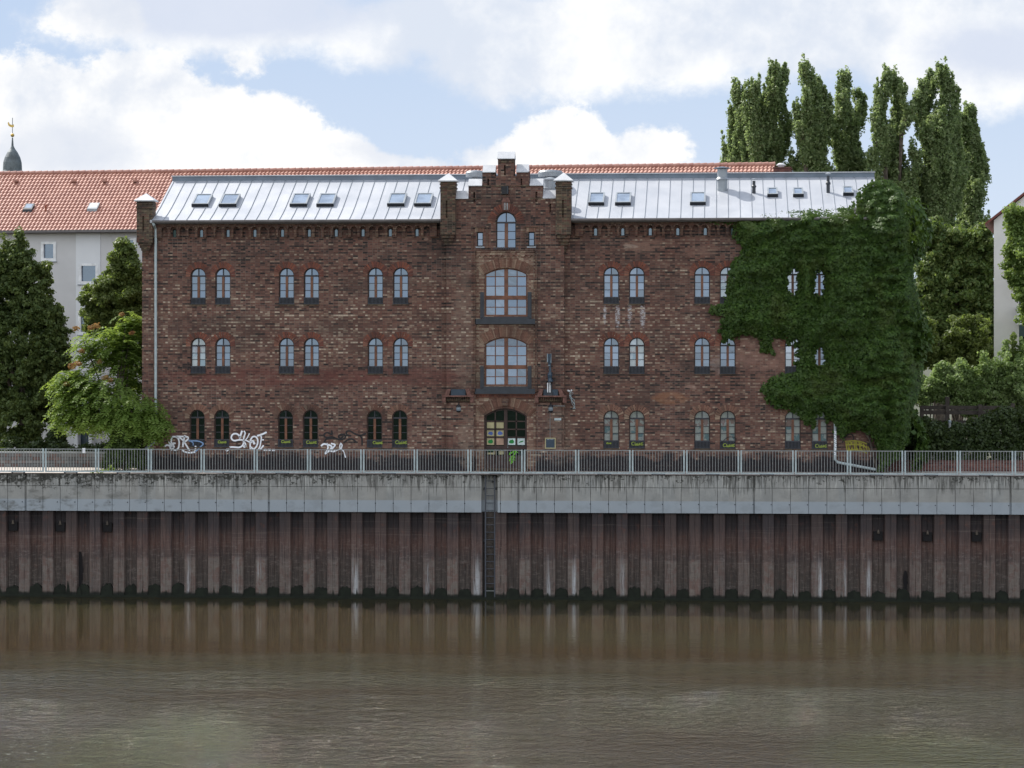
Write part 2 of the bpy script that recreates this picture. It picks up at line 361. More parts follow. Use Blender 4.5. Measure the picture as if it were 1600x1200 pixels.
def water_mat():
    t = NT('river_water'); p = t.pos(); x, y, z = t.sep(p)
    far = t.step(y, -46.0, -20.0)                     # calmer in the lee of the wall
    drift = t.noise(t.comb(t.math('MULTIPLY', x, .035), t.math('MULTIPLY', y, .11), 0.0), 1.0, 4, .6)
    w1 = t.noise(t.comb(t.math('MULTIPLY', x, .9), t.math('MULTIPLY', y, 1.15), 0.0), 1.0, 5, .6, .5)
    w0 = t.noise(t.comb(t.math('MULTIPLY', x, .16), t.math('MULTIPLY', y, .30), 7.0), 1.0, 3, .5, .3)
    w2 = t.noise(t.comb(t.math('MULTIPLY', x, 3.4), t.math('MULTIPLY', y, 3.6), 3.0), 1.0, 4, .62, .6)
    amp = t.math('MULTIPLY', t.math('ADD', .35, t.math('MULTIPLY', t.step(drift, .40, .62), .95)), t.math('SUBTRACT', 1.0, t.math('MULTIPLY', far, .985)))
    ZW_ = QF.Z(936.5, .2, 800); glint_mask = None
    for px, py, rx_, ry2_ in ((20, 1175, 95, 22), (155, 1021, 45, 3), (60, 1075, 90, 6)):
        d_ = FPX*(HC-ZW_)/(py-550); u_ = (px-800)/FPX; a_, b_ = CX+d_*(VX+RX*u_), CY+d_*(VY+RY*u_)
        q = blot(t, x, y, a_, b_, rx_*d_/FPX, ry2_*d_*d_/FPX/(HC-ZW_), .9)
        q = t.math('MULTIPLY', q, 1.0 if px < 100 and py > 1150 else .4); glint_mask = q if glint_mask is None else t.math('ADD', glint_mask, q)
    h = t.math('MULTIPLY', t.math('SUBTRACT', t.math('ADD', t.math('ADD', t.math('MULTIPLY', w1, .55), t.math('MULTIPLY', w0, .7)), t.math('MULTIPLY', w2, .42)), .835), amp)
    c = t.mix(t.step(drift, .35, .65), (.044, .032, .015), (.045, .040, .019))
    def wp(px, py):
        d_ = FPX*(HC-ZW_)/(py-550); u_ = (px-800)/FPX; return CX+d_*(VX+RX*u_), CY+d_*(VY+RY*u_), d_
    gr = None
    for px, py, rx_, ry2_ in ((240, 1165, 130, 55), (1450, 1180, 180, 40)):
        a_, b_, d_ = wp(px, py); q = blot(t, x, y, a_, b_, rx_*d_/FPX, ry2_*d_*d_/FPX/(HC-ZW_), .9); gr = q if gr is None else t.math('ADD', gr, q)
    c = t.mix(t.math('MULTIPLY', gr, .4), c, (.055, .065, .015))
    glint_noise = t.noise(t.comb(t.math('MULTIPLY', x, 2.2), t.math('MULTIPLY', y, 2.4), 5.0), 1.6, 6, .75)
    c = t.mix(t.math('MULTIPLY', t.math('MINIMUM', glint_mask, 1.0), t.step(glint_noise, .58, .70)), c, (.50, .51, .49))  # sky glitter painted as pale flecks in the water colour
    nb = t.bump(h, 1.0, .66)
    pb = t.prin(c, .05, 0, nb, .5, IOR=1.45)
    pb.subsurface_method = 'BURLEY'; pb.inputs['Subsurface Weight'].default_value = 1.0; pb.inputs['Subsurface Radius'].default_value = (1.0, .85, .6); pb.inputs['Subsurface Scale'].default_value = 2.5; M['river_water'] = t.m
water_mat()

# ------------------------------------------------------------------ mesh builder
class MB:
    def __init__(s): s.v = []; s.f = []
    def add(s, vs, fs):
        b = len(s.v); s.v += [tuple(q) for q in vs]; s.f += [tuple(i+b for i in f) for f in fs]; return s
    def box(s, x0, x1, y0, y1, z0, z1):
        return s.add([(x0, y0, z0), (x1, y0, z0), (x1, y1, z0), (x0, y1, z0), (x0, y0, z1), (x1, y0, z1), (x1, y1, z1), (x0, y1, z1)],
            [(0, 3, 2, 1), (4, 5, 6, 7), (0, 1, 5, 4), (1, 2, 6, 5), (2, 3, 7, 6), (3, 0, 4, 7)])
    def bevbox(s, x0, x1, y0, y1, z0, z1, b=.01):
        # box with chamfered front edges
        return s.add([(x0, y1, z0), (x1, y1, z0), (x1, y1, z1), (x0, y1, z1), (x0, y0+b, z0), (x1, y0+b, z0), (x1, y0+b, z1), (x0, y0+b, z1),
                      (x0+b, y0, z0+b), (x1-b, y0, z0+b), (x1-b, y0, z1-b), (x0+b, y0, z1-b)],
            [(0, 3, 2, 1), (8, 9, 10, 11), (4, 5, 9, 8), (5, 6, 10, 9), (6, 7, 11, 10), (7, 4, 8, 11), (0, 1, 5, 4), (1, 2, 6, 5), (2, 3, 7, 6), (3, 0, 4, 7)])
    def prism(s, poly, y0, y1):
        """polygon in x,z extruded from y0 to y1"""
        n = len(poly)
        return s.add([(a, y0, b) for a, b in poly]+[(a, y1, b) for a, b in poly],
            [tuple(range(n)), tuple(range(2*n-1, n-1, -1))]+[(i, (i+1) % n, (i+1) % n+n, i+n) for i in range(n)])
    def plate(s, outer, holes, y0, y1, back=False):
        loops = [outer]+list(holes)
        tri = geometry.tessellate_polygon([[Vector((a, b, 0)) for a, b in l] for l in loops])
        flat = [q for l in loops for q in l]; n = len(flat)
        fs = []
        for t in tri:
            a, b, c = (flat[i] for i in t)
            cr = (b[0]-a[0])*(c[1]-a[1])-(b[1]-a[1])*(c[0]-a[0])
            if abs(cr) < 1e-9: continue
            fs.append(tuple(t) if cr > 0 else tuple(reversed(t)))
        vs = [(a, y0, b) for a, b in flat]+[(a, y1, b) for a, b in flat]
        if back: fs += [tuple(i+n for i in reversed(f)) for f in fs]
        k = 0
        for l in loops:
            m = len(l)
            fs += [(k+i, k+(i+1) % m, k+(i+1) % m+n, k+i+n) for i in range(m)]; k += m
        return s.add(vs, fs)
    def tube(s, path, rad, n=8, cap=True):
        path = [Vector(q) for q in path]; rads = rad if isinstance(rad, (list, tuple)) else [rad]*len(path)
        vs = []; m = len(path)
        for i, q in enumerate(path):
            d = (path[min(i+1, m-1)]-path[max(i-1, 0)]).normalized()
            a = d.cross(Vector((0, 0, 1)))
            if a.length < .05: a = d.cross(Vector((1, 0, 0)))
            a.normalize(); b = d.cross(a)
            for k in range(n):
                t = 2*math.pi*k/n; vs.append(q+(a*math.cos(t)+b*math.sin(t))*rads[i])
        fs = [(i*n+k, i*n+(k+1) % n, (i+1)*n+(k+1) % n, (i+1)*n+k) for i in range(m-1) for k in range(n)]
        if cap: fs += [tuple(range(n-1, -1, -1)), tuple(range((m-1)*n, m*n))]
        return s.add(vs, fs)
    def lathe(s, c, prof, n=16):
        vs = [(c[0]+r*math.cos(2*math.pi*k/n), c[1]+r*math.sin(2*math.pi*k/n), c[2]+h) for r, h in prof for k in range(n)]
        fs = [(i*n+k, i*n+(k+1) % n, (i+1)*n+(k+1) % n, (i+1)*n+k) for i in range(len(prof)-1) for k in range(n)]
        fs += [tuple(range(n-1, -1, -1)), tuple(range((len(prof)-1)*n, len(prof)*n))]
        return s.add(vs, fs)
    def pyramid(s, x0, x1, y0, y1, z0, z1):
        cx, cy = (x0+x1)/2, (y0+y1)/2
        return s.add([(x0, y0, z0), (x1, y0, z0), (x1, y1, z0), (x0, y1, z0), (cx, cy, z1)], [(0, 3, 2, 1), (0, 1, 4), (1, 2, 4), (2, 3, 4), (3, 0, 4)])
    def ribbon(s, pts, w, y):
        """a flat stroke of spray paint on the plane y, pts in x,z"""
        n = len(pts)
        for i in range(n-1):
            (a, b), (c, d) = pts[i], pts[i+1]; L = math.hypot(c-a, d-b) or 1e-6
            ex, ez = (c-a)/L*w*.3, (d-b)/L*w*.3; nx, nz = -(d-b)/L*w/2, (c-a)/L*w/2
            yy = y-.0008*(i % 3)
            s.add([(a-ex+nx, yy, b-ez+nz), (a-ex-nx, yy, b-ez-nz), (c+ex-nx, yy, d+ez-nz), (c+ex+nx, yy, d+ez+nz)], [(0, 1, 2, 3)])
        return s
    def build(s, name, mat, parent=None, smooth=False):
        me = bpy.data.meshes.new(name); me.from_pydata(s.v, [], s.f); me.update()
        me.materials.append(M[mat] if isinstance(mat, str) else mat)
        if smooth:
            me.polygons.foreach_set('use_smooth', [True]*len(me.polygons))
        o = bpy.data.objects.new(name, me); COL.objects.link(o)
        if parent is not None: o.parent = parent
        return o
def tag(o, label=None, cat=None, group=None, kind=None):
    if label: o['label'] = label
    if cat: o['category'] = cat
    if group: o['group'] = group
    if kind: o['kind'] = kind
    return o
def thing(name, label, cat, loc=(0, 0, 0), rz=0, group=None):
    o = bpy.data.objects.new(name, None); COL.objects.link(o)
    o.location = loc; o.rotation_euler = (0, 0, rz); o.empty_display_size = .3
    return tag(o, label, cat, group)
def struct(name, mb, mat, label=None):
    o = mb.build(name, mat); o['kind'] = 'structure'; return o

# ------------------------------------------------------------------ leaves
rng = np.random.default_rng(11)
def leaf_mesh(name, P, N, size, mat, parent=None, aspect=1.5, T=None):
    n = len(P)
    N = N/np.maximum(np.linalg.norm(N, axis=1, keepdims=True), 1e-6)
    if T is None: T = rng.normal(size=(n, 3))
    a = np.cross(N, T); a /= np.maximum(np.linalg.norm(a, axis=1, keepdims=True), 1e-6)
    b = np.cross(N, a)
    if T is not None and aspect > 2: a, b = b, a
    sz = (np.asarray(size)*np.ones(n)*(0.7+.6*rng.random(n)))[:, None]
    A = a*sz*aspect*.5; B = b*sz*.5
    V = np.stack([P-A, P-B*.9-A*.1+N*sz*.08, P+A, P+B*.9-A*.1+N*sz*.08], 1).reshape(-1, 3)
    me = bpy.data.meshes.new(name)
    me.vertices.add(4*n); me.vertices.foreach_set('co', V.astype(np.float32).ravel())
    me.loops.add(4*n); me.loops.foreach_set('vertex_index', np.arange(4*n, dtype=np.int32))
    me.polygons.add(n); me.polygons.foreach_set('loop_start', np.arange(0, 4*n, 4, dtype=np.int32))
    me.polygons.foreach_set('loop_total', np.full(n, 4, dtype=np.int32))
    me.update(calc_edges=True); me.materials.append(M[mat])
    o = bpy.data.objects.new(name, me); COL.objects.link(o)
    if parent is not None: o.parent = parent
    return o
def clump_leaves(C, rad, per, squash=.8):
    """C (k,3) clump centres, rad (k,), per leaves each: leaves on the outside of each clump"""
    k = len(C)
    d = rng.normal(size=(k, per, 3)); d /= np.linalg.norm(d, axis=2, keepdims=True)
    r = rng.random((k, per, 1))**.4
    off = d*r*np.asarray(rad).reshape(k, 1, 1); off[:, :, 2] *= squash
    P = (C[:, None, :]+off).reshape(-1, 3)
    N = (d+rng.normal(size=d.shape)*.55+np.array([0, 0, .35])).reshape(-1, 3)
    return P, N
def ellipsoid_clumps(c, r, k, shell=.55):
    d = rng.normal(size=(k, 3)); d /= np.linalg.norm(d, axis=1, keepdims=True)
    q = (shell+(1-shell)*rng.random((k, 1)))
    return np.array(c)+d*q*np.array(r)
# ================================================================== the brick warehouse
bb = thing('brick_warehouse', 'long three-storey dark brick warehouse with stepped gable and bright zinc roof', 'warehouse', (0, 0, 0))
XL, XR = X(222), X(1378)
YB = -.25                                   # centre bay stands forward
ZE = Z(343)                                 # top of wall under the gutter
ROWS = [dict(top=Z(417.5), spr=Z(430), glb=Z(464), bot=Z(475)),
        dict(top=Z(527.5), spr=Z(540), glb=Z(572), bot=Z(584)),
        dict(top=Z(641), spr=Z(653.5), glb=Z(687.5), bot=Z(700))]
WX = [309.5, 348, 447.5, 486.5, 586.5, 626, 955, 995, 1097, 1137, 1238.7, 1280.5]
HW = .355
def arch_pts(cx, hw, spr, rise, n=12, inset=0.0):
    """points over the arch from right to left (x,z); rise==hw gives a half circle"""
    Rr = (hw*hw+rise*rise)/(2*rise); cz = spr+rise-Rr
    a1 = math.asin(min(1, hw/Rr)); Rr2 = Rr-inset
    return [(cx+Rr2*math.sin(a1*(1-2*i/n)), cz+Rr2*math.cos(a1*(1-2*i/n))) for i in range(n+1)]
def opening(cx, hw, bot, spr, rise, n=12): return [(cx-hw, bot), (cx+hw, bot)]+arch_pts(cx, hw, spr, rise, n)
def ring(mb, cx, hw, spr, rise, thick, n, y0, y1, half=None, extra=0.0, gap=.018):
    Rr = (hw*hw+rise*rise)/(2*rise); cz = spr+rise-Rr; a1 = math.asin(min(1, hw/Rr))+extra
    for i in range(n):
        t0 = -a1+2*a1*i/n+gap/Rr/2; t1 = -a1+2*a1*(i+1)/n-gap/Rr/2
        th = thick*(1+random.uniform(-.05, .05))
        q = [(cx+r*math.sin(t), cz+r*math.cos(t)) for r, t in ((Rr, t0), (Rr, t1), (Rr+th, t1), (Rr+th, t0))]
        if half: q = [(min(max(a, cx-half), cx+half), b) for a, b in q]
        mb.prism(q, y0-random.uniform(0, .004), y1)

holes_l, holes_r = [], []
for ri, rw in enumerate(ROWS):
    for px in WX:
        cx = X(px-(1.5 if ri == 2 and px < 700 else 0))
        (holes_l if px < 700 else holes_r).append((opening(cx, HW, rw['bot'], rw['spr'], rw['top']-rw['spr'], 12), cx, ri, px))
slots = [272.5, 314.5, 356, 398, 441, 483, 525, 567, 609.6, 651.4], [930.5, 973, 1016, 1059, 1102, 1145, 1188, 1231, 1274, 1317]
def slot_hole(px): c = X(px); return opening(c, .085, Z(369), Z(359.5), .085, 6)
XBL, XBR = X(697.5), X(881.5)
wall = MB()
wall.plate([(XL, 0), (XBL+.05, 0), (XBL+.05, ZE), (XL, ZE)], [h[0] for h in holes_l]+[slot_hole(p) for p in slots[0]], 0, .22)
wall.plate([(XBR-.05, 0), (XR, 0), (XR, ZE), (XBR-.05, ZE)], [h[0] for h in holes_r]+[slot_hole(p) for p in slots[1]], 0, .22)
# end walls and back, gable ends under the roof
YR = 4.62; DB = 9.2
ZBR, ZRG = Z(322, 1.4), Z(280, 4.5)         # roof break and ridge heights
ZV = ZE+.02
for xx, xg in ((XL, X(237)+.02), (XR, XR-.08)):
    wall.add([(xx, .22, 0), (xx, DB, 0), (xx, DB, ZE), (xx, .22, ZE)], [(0, 1, 2, 3)])
    wall.add([(xg, DB, ZE), (xg, 7.9, ZBR-.1), (xg, YR, ZRG-.1), (xg, 1.4, ZBR-.1), (xg, .22, ZE)], [(0, 1, 2, 3, 4)])
wall.add([(XL, .22, ZE), (X(240), .22, ZE), (X(240), DB, ZE), (XL, DB, ZE)], [(0, 1, 2, 3)])
wall.add([(XL, DB, 0), (XR, DB, 0), (XR, DB, ZE), (XL, DB, ZE)], [(0, 1, 2, 3)])
wall.add([(XL, .22, 0), (XL, 0, 0), (XL, 0, ZE), (XL, .22, ZE)], [(0, 1, 2, 3)]).add([(XR, .22, 0), (XR, 0, 0), (XR, 0, ZE), (XR, .22, ZE)], [(0, 1, 2, 3)])
wall.build('wall', 'facade_brick', bb)
# ---- blind arcade under the gutter
def arcade(x0, x1, first_slot_px, second_px):
    step = (X(second_px)-X(first_slot_px))/3; c0 = X(first_slot_px)
    za, zt, zb = Z(358), ZE, Z(369.5)
    k0 = math.ceil((x0-c0)/step+.5); k1 = math.floor((x1-c0)/step-.5)
    mb = MB(); w = step/2-.062
    edge = [(x0, zb)]
    poly = [(x0, zt), (x0, zb)]
    for k in range(k0, k1+1):
        c = c0+k*step
        poly += [(c-w, zb)]+list(reversed(arch_pts(c, w, za, w, 8)))+[(c+w, zb)]
    poly += [(x1, zb), (x1, zt)]
    mb.plate(poly, [], -.17, 0)
    mb.box(x0, x1, -.22, -.17, Z(346.5), zt)
    return mb
arcade(XL+.55, XBL-.42, 272.5, 314.5).build('arcade_frieze', 'dark_band_brick', bb)
arcade(XBR+.5, XR-.3, 930.5, 973).build('arcade_frieze', 'dark_band_brick', bb)
for lst, lo, hi in ((slots[0], XL+.7, XBL-.5), (slots[1], XBR+.6, XR-.5)):
    hoods = MB()
    st = (X(lst[1])-X(lst[0]))/3
    k = -3
    while k < 36:
        c = X(lst[0])+k*st; k += 1
        if lo < c < hi: ring(hoods, c, st/2-.062, Z(358), st/2-.062, .062, 7, -.195, -.17)
    hoods.build('arcade_arches', 'dull_arch', bb)
for p in slots[0]+slots[1]:
    w = MB(); c = X(p); pane_y = .09
    w.box(c-.085, c+.085, .10, .13, Z(369), Z(357)); w.box(c-.085, c-.062, .06, .12, Z(369), Z(359)); w.box(c+.062, c+.085, .06, .12, Z(369), Z(359)); w.box(c-.062, c+.062, .06, .12, Z(369), Z(368.2))
    o = w.build('slot_window', 'dark_iron', bb)
    MB().prism(opening(c, .062, Z(368.2), Z(359.5), .062, 6), pane_y, pane_y+.01).build('pane', 'glass_shade' if p in (272.5, 1145) else 'glass_slot', o)

# ---- windows
def quadpane(mb, pts, y, tilt=.004):
    ty = [random.uniform(-tilt, tilt)*.5, random.uniform(-tilt, tilt), random.uniform(0, .05) if pts[0][1] > 3.5 else random.uniform(-.01, .01)]
    x0 = min(p[0] for p in pts); z0 = min(p[1] for p in pts)
    b = len(mb.v); mb.v += [(a, y+ty[0]+ty[1]*(a-x0)+ty[2]*(c-z0), c) for a, c in pts]; mb.f.append(tuple(range(b, b+len(pts))))
def window(cx, hw, bot, glb, spr, rise, yf, gl, frame='oak_frame', guard=True, bars=2, mull=.055):
    f = MB(); yo, yi = yf+.12, yf+.19; fw = .048
    # frame round the opening
    outer = opening(cx, hw-.002, glb-.04, spr, rise, 12)
    inner = [(cx-hw+fw, glb), (cx+hw-fw, glb)]+arch_pts(cx, hw-fw, spr, rise-fw*.9, 12)
    f.plate(outer, [inner], yo, yi)
    gb = MB(); gb.box(cx-hw+fw, cx+hw-fw, yo-.02, yi, spr-.035, spr+.035)
    ml = MB().box(cx-mull, cx+mull, yo-.012, yi, glb, spr-.035)
    zt = spr+rise-fw
    gb.box(cx-.022, cx+.022, yo, yi, spr+.035, zt)
    for i in range(bars):
        zz = glb+(spr-.035-glb)*(i+1)/(bars+1)
        for a, b in ((cx-hw+fw, cx-mull), (cx+mull, cx+hw-fw)): gb.box(a, b, yo+.02, yi, zz-.013, zz+.013)
    o = f.build('window', 'frame_dark', bb); gb.build('glazing_bars', 'bar_dark', o); ml.build('mullion', frame, o)
    p = MB(); yp = yo+.05
    for s in (-1, 1):
        a, b = (cx-hw+fw, cx-mull) if s < 0 else (cx+mull, cx+hw-fw)
        for i in range(bars+1):
            z0 = glb+(spr-.035-glb)*i/(bars+1); z1 = glb+(spr-.035-glb)*(i+1)/(bars+1)
            quadpane(p, [(a, z0), (b, z0), (b, z1), (a, z1)], yp)
        ar = arch_pts(cx, hw-fw+.01, spr, rise-fw*.9+.01, 12)
        q = [(cx, spr+.035)]+([(x_, z_) for x_, z_ in ar[6:] if z_ > spr+.034] if s < 0 else [(x_, z_) for x_, z_ in ar[:7] if z_ > spr+.034])
        if s < 0: q = [q[0]]+q[1:]+[(cx-hw+fw, spr+.035)]
        else: q = [q[0], (cx+hw-fw, spr+.035)]+q[1:]
        quadpane(p, q, yp)
    p.build('pane', gl, o)
    if guard:
        g = MB(); g.box(cx-hw+.01, cx+hw-.01, yf+.06, yf+.12, bot, glb-.01)
        gd = g.build('sill_panel', 'dark_iron', o)
        g = MB(); n = 11
        for i in range(n):
            a = cx-hw+.04+(2*hw-.08)*i/(n-1); g.box(a-.011, a+.011, yf-.012, yf+.012, bot+.03, glb-.02)
        g.box(cx-hw, cx+hw, yf-.014, yf+.014, bot+.015, bot+.035); g.box(cx-hw, cx+hw, yf-.014, yf+.014, glb-.035, glb-.012)
        g.build('grille', 'dark_iron_bars', o)
        s_ = MB().box(cx-hw-.03, cx+hw+.03, yf-.05, yf+.06, bot-.05, bot); s_.build('sill', 'sooty_brick', o)
    return o
GL = {0: ['glass_sky']*12, 1: ['glass_sky']*12, 2: ['glass_shade']*6+['glass_mixed']*6}
GL[0][9] = 'glass_mixed'; GL[0][10] = 'glass_pale'; GL[1][10] = 'glass_pale'; GL[1][0] = 'glass_mixed'; GL[1][7] = 'glass_mixed'
for holes in (holes_l, holes_r):
    for h, cx, ri, px in holes:
        rw = ROWS[ri]
        window(cx, HW, rw['bot'], rw['glb'], rw['spr'], rw['top']-rw['spr'], 0, GL[ri][WX.index(px)], 'oak_frame_warm' if ri else 'oak_frame')
        rg = MB(); ring(rg, cx, HW+.004, rw['spr'], rw['top']-rw['spr'], .27, 15, -.012, .02, half=.562, extra=.10)
        rg.build('window_arch', ['red_arch', 'red_arch', 'brown_arch'][ri] if not (ri == 2 and px < 600 and px > 400) else 'dull_arch', bb)

# ---- centre bay with stepped gable
def at_bay(px, py): return W0.at(px, py, YB)
def xb(px): return W0.X(px, YB)
def zb_(py): return W0.Z(py, YB)
out = [(697.5, None), (881.5, None), (881.5, 309), (848, 309), (848, 289), (827, 289), (827, 268), (807, 268), (807, 275), (803.5, 275), (803.5, 247), (778, 247), (778, 275), (773.5, 275),
       (773.5, 268), (753.5, 268), (753.5, 289), (732, 289), (732, 309), (697.5, 309)]
bay = [(xb(a), 0 if b is None else zb_(b)) for a, b in out]
SL, SR = xb(743), xb(837)
strip_hole = [(SL, 0.001), (SR, 0.001), (SR, zb_(391.5)), (SL, zb_(391.5))]
def rect(px0, px1, py0, py1): return [(xb(px0), zb_(py1)), (xb(px1), zb_(py1)), (xb(px1), zb_(py0)), (xb(px0), zb_(py0))]
gw = dict(cx=xb(790.7), hw=(xb(806.5)-xb(775))/2, bot=zb_(386.5), spr=zb_(347.5), top=zb_(331))
gwh = opening(gw['cx'], gw['hw'], gw['bot'], gw['spr'], gw['top']-gw['spr'], 16)
sw = [(745.3, 755), (825.5, 835.3)]
slt = [(787.6, 790.2, 258, 274), (761.5, 764, 279, 292), (813.5, 816, 279, 292), (739.5, 742.5, 300, 316), (836.5, 839.5, 300, 316), (858.5, 861, 319, 333)]
bayw = MB()
b2 = [q for q in bay]; 
# the strip is cut to the ground: outline goes round it
outline = [bay[0], (SL, 0), (SL, zb_(391.5)), (SR, zb_(391.5)), (SR, 0)]+bay[1:]
bayw.plate(outline, [gwh]+[rect(a, b, 362.5, 385) for a, b in sw]+[rect(*q) for q in slt], YB, .2)
back = [(xb(698.5), zb_(400)), (xb(880.5), zb_(400))]+[(a*.9995, b-.002) for a, b in bay[2:]]
bayw.plate([bay[-1][:1]+(zb_(388),), (bay[1][0], zb_(388))]+[(a, b-.003) for a, b in bay[2:]], [gwh]+[rect(a, b, 362.5, 385) for a, b in sw], YB+.16, .35, back=True)
bayw.build('gable_wall', 'facade_brick', bb)
# gable window and side windows
window(gw['cx'], gw['hw'], gw['bot']-.12, gw['bot'], gw['spr'], gw['top']-gw['spr'], YB, 'glass_sky', 'oak_frame', guard=False, mull=.075)
spk = MB()
for i in range(11): a = gw['cx']-gw['hw']-.08+(2*gw['hw']+.16)*i/10; spk.box(a-.012, a+.012, YB-.06, YB-.035, zb_(391), zb_(386))
spk.box(gw['cx']-gw['hw']-.1, gw['cx']+gw['hw']+.1, YB-.065, YB-.03, zb_(388.4), zb_(387.8)); spk.build('window_guard', 'dark_iron_bars', bb)
for a, b in sw:
    f = MB(); x0, x1 = xb(a), xb(b); z0, z1 = zb_(385), zb_(362.5)
    f.plate([(x0, z0), (x1, z0), (x1, z1), (x0, z1)], [[(x0+.04, z0+.05), (x1-.04, z0+.05), (x1-.04, z1-.04), (x0+.04, z1-.04)]], YB+.09, YB+.14)
    f.box(x0+.04, x1-.04, YB+.1, YB+.14, (z0+z1)/2-.012, (z0+z1)/2+.012)
    o = f.build('window', 'dark_iron', bb)
    p = MB(); quadpane(p, [(x0+.03, z0+.04), (x1-.03, z0+.04), (x1-.03, z1-.03), (x0+.03, z1-.03)], YB+.125); p.build('pane', 'glass_sky', o)
    MB().box(x0-.06, x1+.06, YB-.05, YB+.09, z0-.07, z0-.003).build('sill', 'zinc', o)
    r = MB(); n = 8
    for i in range(n):
        xa = x0-.08+(x1-x0+.16)*i/n; r.box(xa+.006, xa+(x1-x0+.16)/n-.006, YB-.012, YB+.02, z1+.01, z1+.20)
    r.build('window_arch', 'brown_arch', bb)
    hood = MB().box(x0-.22, x1+.22, YB-.05, YB, z1+.205, z1+.25)
    for s in (x0-.22, x1+.16): hood.box(s, s+.06, YB-.045, YB, z0-.1, z1+.205)
    hood.build('hood_mould', 'dark_band_brick', bb)
rg = MB(); ring(rg, gw['cx'], gw['hw']+.03, gw['spr'], gw['top']-gw['spr']+.03, .34, 22, YB-.014, YB+.02, extra=.12); rg.build('window_arch', 'red_arch', bb)
ks = MB().prism([(gw['cx']-.16, zb_(329)), (gw['cx']+.16, zb_(329)), (gw['cx']+.2, zb_(316)), (gw['cx']-.2, zb_(316))], YB-.07, YB)
ks.prism([(gw['cx']-.2, zb_(316)), (gw['cx']+.2, zb_(316)), (gw['cx']+.12, zb_(309)), (gw['cx']-.12, zb_(309))], YB-.11, YB)
ks.build('keystone', 'corbel_brick', bb)
ir = MB()
for i in (-1, 0, 1): ir.box(gw['cx']+i*.07-.01, gw['cx']+i*.07+.01, YB-.09, YB-.07, zb_(328), zb_(317))
ir.build('keystone_inlay', 'galvanised', bb)
# string courses of the gable
st = MB()
for (a, b, p) in ((753.5, 827, 290.5), (732, 848, 311)): pass
st.box(xb(754), xb(827), YB-.03, YB, zb_(291.5), zb_(289.5))
for a, b in ((732, 753), (828, 848)): st.box(xb(a), xb(b), YB-.03, YB, zb_(311), zb_(309))
for a, b in ((778, 803.5),): st.box(xb(a), xb(b), YB-.035, YB, zb_(254), zb_(251.5)); st.box(xb(a), xb(b), YB-.02, YB, zb_(250.5), zb_(247))
st.build('string_course', 'sooty_brick', bb)
# copings: little saddle roofs in sheet metal
for (p0, p1, pt, pb) in ((776.8, 804.2, 236, 247.5), (754, 774.2, 257, 268.5), (806.6, 826, 256, 268.5), (731.5, 753.2, 278.5, 289.5), (827.6, 848.6, 278.5, 289.5), (711, 732, 297, 309.5), (848.2, 869, 297, 309.5)):
    x0, x1 = xb(p0), xb(p1); z0, z1 = zb_(pb), zb_(pt); ym = .05
    c = MB().add([(x0, YB-.06, z0), (x1, YB-.06, z0), (x1, .42, z0), (x0, .42, z0), (x0, ym, z1), (x1, ym, z1), (x0, YB-.06, z0-.03), (x1, YB-.06, z0-.03), (x1, .42, z0-.03), (x0, .42, z0-.03)],
        [(0, 1, 5, 4), (3, 4, 5, 2), (0, 4, 3), (1, 2, 5), (0, 6, 7, 1), (1, 7, 8, 2), (2, 8, 9, 3), (3, 9, 6, 0), (6, 9, 8, 7)])
    c.build('coping', 'zinc_cap', bb)
# recessed strip with the two big windows and the door
YS = YB+.10
def xs(px): return W0.X(px, YS)
def zs(py): return W0.Z(py, YS)
big = []
for top, side, bot in ((418.5, 428.5, 494), (526.5, 537.5, 603)):
    big.append((xs(790.5), (xs(824)-xs(757))/2, zs(bot), zs(side), zs(top)-zs(side)))
door = (xs(789.7), (xs(823)-xs(756))/2, 0.0, zs(650), zs(638)-zs(650))
sh = [opening(c, hw, b, s_, r_, 16) for c, hw, b, s_, r_ in big]
d_out = opening(*door[:2], .0, door[3], door[4], 16)
stp = MB(); x0, x1 = xs(742.8), xs(837.2)
# plate with the door notched out of its lower edge
dd = d_out
stp.plate([(x0, 0), dd[0]]+list(reversed(dd[2:]))+[dd[1], (x1, 0), (x1, zs(391.5)), (x0, zs(391.5))], sh, YS, YS+.3)
stp.build('bay_recess_wall', 'pale_brick', bb)
mould = MB()
for pa, pb in ((740.2, 743.6), (836.4, 839.6)):
    mould.box(xs(pa), xs(pb), YS-.16, YS-.05, zs(612), zs(391))
mould.build('bay_moulding', 'dark_band_brick', bb)
